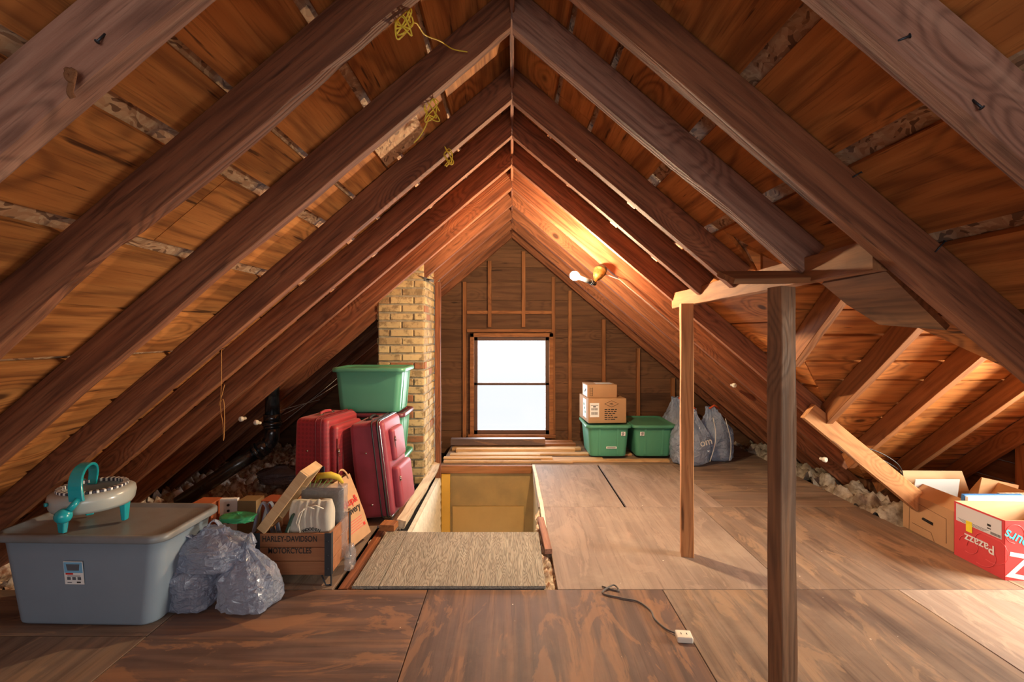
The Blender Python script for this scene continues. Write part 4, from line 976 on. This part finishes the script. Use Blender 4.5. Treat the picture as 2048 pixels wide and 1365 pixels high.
# paper bag
def paperbag():
    rt=empty('paper_bag',(-.99,3.08,0.02)); w,d,h=.28,.08,.40
    rt.rotation_euler=(Matrix.Rotation(R(-19),3,'Y')@Matrix.Rotation(R(70),3,'Z')).to_euler()
    mb=MB(); rings=[]
    for j in range(18):
        t=j/17; ring=[]
        for p in rring(w,d*(1-.5*max(0,t-.6)),.005,h*t,5):
            q=Vector((p[0]*8,p[1]*8,t*4)); n1=noise.noise(q*1.5); ring.append((p[0]*(1+.03*noise.noise(q)),p[1]*(1+.12*n1*min(1,max(0,t-.75)*6)),p[2]+.012*noise.noise(q*2)*max(0,t-.6)*3))
        rings.append(ring)
    mb.loft(rings,smooth=False,cap1=False); mb.build('bag_body',M_kraft,rt)
    hd=MB(); rr=[]
    for k in range(13):
        t=k/12; a=math.pi*t; c=Vector((.02+.09*(1-math.cos(a))/2,-.035,h-.02+.07*math.sin(a))); rr.append([c+Vector((-.004,-.002,-.005)),c+Vector((-.004,.002,-.005)),c+Vector((.004,.002,.005)),c+Vector((.004,-.002,.005))])
    hd.loft(rr); hd.build('handle',M_kraft,rt)
    yf=-d/2-.0022
    text('lettering','pickup&',.066,M_red,TR(.03,yf,.245,rx=90),rt,bold=.0008,sx=.8); text('lettering','delivery',.062,M_ink,TR(.04,yf,.19,rx=90),rt,bold=.0008,sx=.8)
    for k in range(5): plate(rt,'small_print',M_redline,(.03,yf,.13-.015*k),(1,0,0),(0,0,1),.15-.012*(k%3),.003,.001)
    plate(rt,'logo',M_red,(.105,yf,.075),(1,0,0),(0,0,1),.018,.018,.001)
    tagp(rt,'tilted brown paper bag with red and black delivery lettering','paper bag')
paperbag()
o=MB(); vs,fs=bagmesh(.05,.12,.13,61,crink=.12,pinch=.6); o.add(vs,fs,0,True); o=o.build('plastic_wrap',M_clear,loc=(-.915,2.80,0)); tagp(o,'crumpled clear plastic on the floor at the right side of the crate','wrap')
# things behind the grey bin
slim('punched_board',(-1.70,2.98,0),(0,0,6),(.10,.03,.335),M_glossw,'white board end with a column of dark holes behind the grey bin','board')
mb=MB()
for k in range(4): mb.tube([(-1.70,2.963,.30-.035*k),(-1.70,2.960,.30-.035*k)],.008,12)
pb=[o for o in bpy.data.objects if o.name.startswith('punched_board')][0]
mb.v=[v-Vector((-1.70,2.98,0)) for v in mb.v]; mb.build('hole',M_ink,pb)
slim('carton',(-1.83,2.97,0),(0,0,0),(.12,.12,.325),plain('orange_brown_card',S(170,96,60),.6),'orange-brown carton behind the grey bin, left of the punched board','box')
slim('carton',(-1.58,3.0,0),(0,0,0),(.11,.10,.33),plain('olive_card',S(120,98,66),.6),'olive brown carton just right of the punched white board','box')
slim('carton',(-1.45,3.06,0),(0,0,-8),(.16,.12,.31),plain('rust_card',S(140,72,48),.6),'rust coloured carton behind the looped white handles','box')
o=beam('loose_board',(-1.95,3.55,.09),(-1.5,3.55,.09),.30,.02,M_floorA,(0,.0,1)); tagp(o,'dark loose board lying on the insulation behind the cartons','board')
# ------------------------------------------------------------------ cardboard boxes on the green bin
def cbox(name,loc,w,d,h,rz,lab,grp=None,mat=M_card):
    rt=empty(name,loc,R(rz)); mb=MB(); rbox(mb,w,d,h,.004,n=2,zseg=2); mb.build('carton_body',mat,rt)
    tp=MB(); tp.box((0,0,h+.0006),(w*.98,.05,.001)); tp.build('packing_tape',M_card2,rt); return tagp(rt,lab,'box',grp)
KG='cardboard boxes on the green bin'
b1=cbox('cardboard_box',(1.00,5.50,.374),.41,.46,.262,4,'larger printed cardboard box resting on the green bin',KG)
yf=-.2315
s,Ml=plate(b1,'shipping_label',M_label,(-.14,yf,.14),(1,0,0),(0,0,1),.10,.15)
for k,(yy,hh,ww) in enumerate(((.05,.004,.08),(.035,.012,.03),(.01,.024,.08),(-.035,.03,.06))):
    for q in range(1 if k<2 else 9): onl(Ml,(0 if k<2 else -.032+.008*q),yy,(ww if k<2 else .004),hh,M_ink,'print',s)
dm=MB(); dm.tube([(-.03,yf-.001,.205),(.045,yf-.001,.24),(.12,yf-.001,.205),(.045,yf-.001,.17),(-.03,yf-.001,.205)],.0018,6); dm.build('diamond_mark',M_ink,b1)
text('print','HEL',.024,M_ink,TR(.045,yf-.001,.205,rx=90),b1)
for k,ws in enumerate(((.03,.02,.035,.02),(.022,.03,.02,.028),(.035,.03,.03),(.025,.02,.02),(.03,.025,.02,.035),(.03,.015,.05))):
    xx=-.03
    for w_ in ws: plate(b1,'print',M_ink,(xx+w_/2,yf,.145-.021*k),(1,0,0),(0,0,1),w_,.009,.001); xx+=w_+.009
plate(b1,'side_label',M_label,(-.2062,-.05,.14),(0,-1,0),(0,0,1),.16,.2)
for k in range(3): plate(b1,'side_print',plain('green_print',S(60,120,90),.5),(-.2075,-.05+.03*(k-1),.10+.04*k),(0,-1,0),(0,0,1),.05,.025,.001)
b2=cbox('cardboard_box',(.965,5.48,.637),.32,.30,.14,3,'smaller cardboard box on top of the printed box',KG)
for k in range(2): 
    fr=MB()
    for j in range(4): fr.tube([(-.135+.0,-.152,.025+.024*j),(-.105,-.152,.025+.024*j)],.0015,5)
    if k==0: fr.tube([(-.135,-.152,.02),(-.135,-.152,.11)],.0015,5); fr.tube([(-.105,-.152,.02),(-.105,-.152,.11)],.0015,5); fr.build('symbols',M_ink,b2)
plate(b2,'side_label',M_label,(-.1612,-.02,.07),(0,-1,0),(0,0,1),.22,.12); plate(b2,'side_print',M_ink,(-.1625,-.04,.07),(0,-1,.5),(0,.5,1),.08,.02,.001)
mb=MB(); mb.box((.04,-.0,.1415),(.18,.14,.001)); mb.build('top_label',M_glossw,b2)
# ------------------------------------------------------------------ open boxes on the right
def panel(mb,a,b,c,d,t=.004,mi=0):
    a,b,c,d=map(Vector,(a,b,c,d)); n=(b-a).cross(d-a).normalized()*t/2
    mb.hexa([p-n for p in(a,b,c,d)],[p+n for p in(a,b,c,d)],mi)
def openbox(name,loc,w,d,h,rz,out,inn,lab,flaps,bottom=True):
    rt=empty(name,loc,R(rz)); x,y=w/2,d/2
    for nm,q in(('left_wall',((-x,y,0),(-x,-y,0),(-x,-y,h),(-x,y,h))),('front_wall',((-x,-y,0),(x,-y,0),(x,-y,h),(-x,-y,h))),('right_wall',((x,-y,0),(x,y,0),(x,y,h),(x,-y,h))),('back_wall',((x,y,0),(-x,y,0),(-x,y,h),(x,y,h)))):
        mb=MB(); panel(mb,*q); o=mb.build(nm,[out,inn],rt)
        n=(Vector(q[1])-Vector(q[0])).cross(Vector(q[3])-Vector(q[0])).normalized()
        for p in o.data.polygons:
            if p.normal.dot(n)<-.5 or abs(p.normal.z)>.9: p.material_index=1
    mb=MB(); mb.box((0,0,.004),(w-.008,d-.008,.004)); mb.build('bottom',inn,rt)
    for (a,b,out_,ln,) in flaps:
        a=Vector(a);b=Vector(b); o_=Vector(out_)
        mb=MB(); panel(mb,a,b,b+o_-(b-a)*.03,a+o_+(b-a)*.03); mb.build('flap',ln,rt,bevel=.001,bseg=1)
    return tagp(rt,lab,'box')
rb_=openbox('cardboard_box',(2.895,2.81,0),.48,.315,.322,-2,M_redbox,M_card2,'open red printed cardboard box at the right edge, upside-down lettering',[])
lx=-.2432
s,Mr=plate(rb_,'white_band',plain('band_grey',S(206,206,212),.5),(lx,.0,.262),(0,-1,0),(0,0,1),.285,.10)
onl(Mr,.07,.0,.022,.012,M_ink,'print',s); onl(Mr,.07,-.018,.022,.006,M_ink,'print',s)
for k in range(3): onl(Mr,-.03,-.032-.006*k,.2-.03*k,.0015,M_ink,'print',s)
for k in range(12): onl(Mr,.08+.005*k,-.038,.002+.001*(k%2),.014,M_inkgrey,'print',s)
plate(rb_,'yellow_tag',M_yel,(lx-.001,.055,.205),(0,-1,.02),(0,.02,1),.040,.062)
text('lettering','Pazazz',.072,M_glossw,TR(lx-.0015,-.01,.135)@Matrix.Rotation(R(-90),4,'Z')@Matrix.Rotation(R(90),4,'X')@TR(rz=180),rb_,bold=.0008)
for (cy,cz,r) in((.06,.10,.06),(-.02,.09,.09),(-.08,.14,.10)):
    q=MB(); q.tube([(lx-.0006,cy+r*math.cos(a),max(.008,min(.2,cz+r*.8*math.sin(a)))) for a in[R(k*18) for k in range(17)]],.0016,6); q.build('swirl',M_redline,rb_)
q=MB(); q.tube([(-.19+.05*math.cos(a),-.1598,.25+.05*math.sin(a)) for a in[R(k*18-20) for k in range(17)]],.0016,6); q.build('swirl',M_redline,rb_)
text('lettering','yours',.078,M_cyan,TR(-.165,-.1605,.215,rx=90)@TR(rz=180-28),rb_,bold=.001)
text('lettering','Z',.19,M_glossw,TR(-.165,-.1605,.085,rx=90)@TR(rz=170),rb_,bold=.003)
cb=openbox('cardboard_box',(2.91,3.20,0),.44,.41,.245,-2,M_card,M_card2,'open brown cardboard box with raised flaps behind the red box',
  [((-.22,.205,.245),(.22,.205,.245),(-.01,.03,.13),M_card2),((-.22,.205,.245),(-.22,-.205,.245),(.07,0,.07),M_card),((.22,-.205,.245),(.22,.205,.245),(.07,0,.10),M_card2)])
mb=MB(); mb.tube([(-.2225,.03,.115),(-.2225,-.05,.11)],.009,10); mb.build('hand_hole',M_dark,cb)
for pts in([(-.2225,.15,.0),(-.2225,.145,.19),(-.2225,.165,.205)],[(-.2225,-.06,.0),(-.2225,-.035,.05),(-.2225,.12,.055)],[(-.2225,-.15,.03),(-.2225,-.15,.18),(-.2225,.13,.205)]):
    mb=MB(); mb.tube(pts,.0016,6); mb.build('crease',plain('crease_brown',S(112,82,56),.8),cb)
slim('grey_card',(2.86,3.36,.12),(8,0,0),(.30,.006,.23),plain('grey_sheet_card',S(176,178,182),.5),'pale grey card sheet standing in the brown cardboard box','card')
slim('game_box',(2.92,3.03,.05),(4,0,0),(.36,.022,.30),M_blue,'blue edged flat box standing between the red and brown boxes','game box')
slim('game_box',(2.92,2.995,.02),(2,0,0),(.36,.020,.325),M_glossw,'white flat box with dark print standing behind the red box','game box')
pb2=bpy.data.objects['game_box.001']
for k in range(14): 
    m_=MB(); m_.box((.02+.02*(k%7)+random.uniform(-.004,.004),-.011,.295-.016*(k//7)),(.014,.001,.006)); m_.build('print',M_ink,pb2)
slim('corrugated_card',(3.10,3.08,.05),(3,0,0),(.18,.02,.29),plain('corrugated',S(196,176,150),.8,c2=S(120,100,80),nsc=60),'corrugated card edge beside the white flat box','card')
slim('brown_card',(3.16,3.26,.1),(0,12,0),(.25,.006,.26),M_card,'dark brown card panel standing at the back of the brown box','card')
# ------------------------------------------------------------------ lumber on the floor by the gable
LG='loose boards stacked below the window'
for k,(x0,x1,y,z,w,h,m,lab) in enumerate([
 (-.70,.62,5.09,.001,.055,.020,M_lum,'front thin moulding strip at the stairwell edge'),
 (.30,1.62,5.12,.001,.07,.021,M_lum,'long pale board running under the green bins'),
 (-.71,.42,5.16,.022,.06,.018,M_lum,'reddish strip lying on the front boards'),
 (-.69,.95,5.20,.001,.08,.021,M_lum,'pale board second row from the stairwell'),
 (-.66,.30,5.30,.001,.09,.04,M_lum,'thick pale board in the middle of the stack'),
 (-.60,1.30,5.42,.001,.10,.022,M_lum,'long flat board ending beside the green bin'),
 (-.62,.70,5.53,.001,.09,.045,M_lum,'brown board with square cut end beneath the window'),
 (-.68,.78,5.64,.001,.09,.03,M_lum,'pale board with a broken end near the window'),
 (-.66,.74,5.76,.001,.09,.05,M_stud,'reddish brown board under the window sill, right of the thick plank'),
 (-.70,.38,5.66,.052,.10,.07,M_floorA,'thick dark plank on top of the stack below the window'),
 (-.70,.72,5.90,.001,.10,.05,M_stud,'rearmost board against the gable wall under the window')]):
    if k==9: y,z=5.70,.051
    o=beam('loose_board',(x0,y,z),(x1,y+random.uniform(-.012,.012),z),w,h,m,jit=.001); tagp(o,lab,'board',LG)
# ------------------------------------------------------------------ small stuff
def rope(name,pts,r,mat,lab,cat='rope',grp=None,n=8):
    sm=[]; pts=[Vector(p) for p in pts]
    for i in range(len(pts)-1):
        p0=pts[max(i-1,0)];p1=pts[i];p2=pts[i+1];p3=pts[min(i+2,len(pts)-1)]
        for k in range(6):
            t=k/6; sm.append(.5*((2*p1)+(-p0+p2)*t+(2*p0-5*p1+4*p2-p3)*t*t+(-p0+3*p1-3*p2+p3)*t**3))
    sm.append(pts[-1]); mb=MB(); mb.tube(sm,r,n); o=mb.build(name,mat); return tagp(o,lab,cat,grp)
rope('extension_cord',[F for F in [Vector((.47,2.585,.006)),Vector((.545,2.54,.006)),Vector((.53,2.585,.013)),Vector((.46,2.52,.006)),Vector((.55,2.47,.006)),Vector((.62,2.44,.006)),Vector((.66,2.36,.006)),Vector((.66,2.29,.006)),Vector((.69,2.21,.006)),Vector((.735,2.165,.010))]],.0042,plain('dusty_cord',S(92,88,86),.7),'dusty grey electrical cord curling across the plywood','cord')
def socketblock():
    rt=empty('outlet_block',(.745,2.145,.0),R(-6)); mb=MB(); rbox(mb,.066,.058,.026,.005,n=3); mb.build('housing',M_porc,rt)
    for x in(-.012,.012):
        m_=MB(); m_.box((x,0,.0262),(.003,.012,.001)); m_.build('slot',M_ink,rt)
    tagp(rt,'small cream outlet block at the end of the floor cord','outlet')
socketblock()
def bundle(c,n,s,seed,tail):
    rnd=random.Random(seed); pts=[]
    for k in range(n):
        a=k*1.25; pts.append(Vector(c)+Vector((math.cos(a)*s*(.5+.4*rnd.random()),rnd.uniform(-.4,.4)*s,-s*.8+math.sin(a*.83)*s*(.7+.9*rnd.random()))))
    return pts+[Vector(t) for t in tail]
rope('yellow_rope',bundle(P(806,22,1.40),30,.034,1,[P(830,45,1.5),P(850,70,1.6),P(880,82,1.7),P(905,98,1.80),P(935,104,1.82)]),.0022,M_ycord,'yellow rope bundle with a long tail on the second left rafter','rope','yellow ropes under the left rafters')
rope('yellow_rope',bundle(P(862,205,1.87),24,.034,2,[P(858,235,1.88),P(850,255,1.88),P(840,272,1.88),P(828,286,1.88)]),.0022,M_ycord,'yellow rope tangle hanging from the third left rafter','rope','yellow ropes under the left rafters')
rope('yellow_rope',bundle(P(897,302,2.39),18,.030,3,[P(900,320,2.39),P(893,334,2.39)]),.0022,M_ycord,'small yellow rope knot on the fourth left rafter','rope','yellow ropes under the left rafters')
rope('twine',[P(443,700,2.45),P(443,760,2.45),P(441,815,2.45),P(446,850,2.45),P(447,882,2.45),P(449,850,2.45),P(447,800,2.45),P(438,812,2.45),P(444,790,2.45),P(449,770,2.45)],.0016,M_twine,'thin brown twine hanging from a left rafter above the pipe','twine')
rope('twine',[P(134,140,.905),P(146,146,.90),P(142,160,.895),P(134,150,.895),P(147,142,.90),P(143,168,.90),P(140,185,.90),P(146,196,.905)],.0055,plain('brown_twine',S(120,76,44),.9,bump=1,bsc=300),'knotted twine on the nearest left rafter','twine')
KB='white porcelain knob insulators'
def knob(p,ax,lab):
    M=Matrix.Translation(p)@Vector(ax).to_track_quat('Z','Y').to_matrix().to_4x4(); mb=MB()
    mb.lathe([(.010,-.025),(.012,-.02),(.012,0),(.018,.004),(.020,.012),(.019,.026),(.012,.030),(.006,.031),(.005,.02)],18); mb.v=[v for v in mb.v]
    o=mb.build('insulator_knob',M_porc); o.matrix_world=M; tagp(o,lab,'insulator',KB)
knob(P(1466,771,4.30),(.25,-1,0),'white porcelain knob on a right rafter above the bin bags')
knob(P(1646,919,3.80),(.3,-1,0),'white porcelain knob low on a right rafter above the insulation')
knob(P(486,838,3.82),(-.4,-1,0),'white porcelain knob on a left rafter left of the pipe')
knob(P(516,846,3.83),(-.5,-1,.3),'white porcelain knob closest to the black pipe')
for k,(a,b_) in enumerate(((P(562,832,4.33),P(690,758,4.6)),(P(565,846,4.33),P(700,735,4.6)),(P(560,822,4.3),P(640,800,4.6)))):
    rope('electrical_wire',[a,a.lerp(b_,.5)+Vector((0,0,-.02+.012*k)),b_],.003,M_wire,['upper thin wire crossing behind the black pipe','steep thin wire crossing behind the black pipe','lowest thin wire behind the black pipe'][k],'wire','wires behind the pipe')
for k,lab in enumerate(('topmost black cable draped over the pale sistered timber','black cable just below the topmost one beside the sistered timber','lowest black cable of the bundle beside the sistered timber')):
    rope('black_cable',[P(1682,886+9*k,3.42),P(1735,897+12*k,3.41),P(1775,914+12*k,3.40),P(1802,938+9*k,3.40+.02*k),P(1806,975+5*k,3.44)],.004,M_wired,lab,'cable','black cables beside the boxes')
# OSB patch and nails
qs=[]
for px,py in((1650,560),(1780,534),(1900,652),(1765,642),(1700,602)):
    Y=1.262/((SL*(px-1024)+(HOR-py))/FPX); qs.append(P(px,py,Y))
nn=Vector((SN,0,CS))*.02; mb=MB(); n5=len(qs); mb.add([v-nn for v in qs]+qs,[tuple(range(n5)),tuple(range(2*n5-1,n5-1,-1))]+[(i,(i+1)%n5,n5+(i+1)%n5,n5+i) for i in range(n5)])
o=mb.build('valley_board',M_postg); reorient(o,1); tagp(o,'weathered jagged-cut board end under the roof planks above the dormer opening','board')
mb=MB(); q=[(.42,2.02),(.60,2.02),(.60,2.34),(.42,2.34)]
mb.hexa([deckpt(-1,x,y,-.012) for x,y in q],[deckpt(-1,x,y,-.001) for x,y in q]); o=mb.build('roof_patch',M_osb); reorient(o,-1); tagp(o,'mottled patch board on the left roof planks between two rafters','patch board')
def nail(p,d,lab):
    mb=MB(); p=Vector(p); d=Vector(d); mb.tube([p,p+d],.0022,6); mb.tube([p+d,p+d*1.04],.005,8); tagp(mb.build('nail',M_dmetal),lab,'nail','bent nails in the rafters')
nail(P(1795,82,.93),(.018,-.006,.006),'bent nail high on the nearest right rafter')
nail(P(1945,200,.93),(.006,-.012,-.02),'bent nail in the nearest right rafter toward the edge')
nail(P(1705,355,1.43),(.018,-.01,.012),'bent nail at the middle of the long reddish rafter')
nail(P(1870,505,1.43),(.02,-.01,.03),'long nail near the lower end of the reddish rafter')
nail(P(210,68,.92),(-.006,-.01,-.02),'bent nail high on the nearest left rafter')
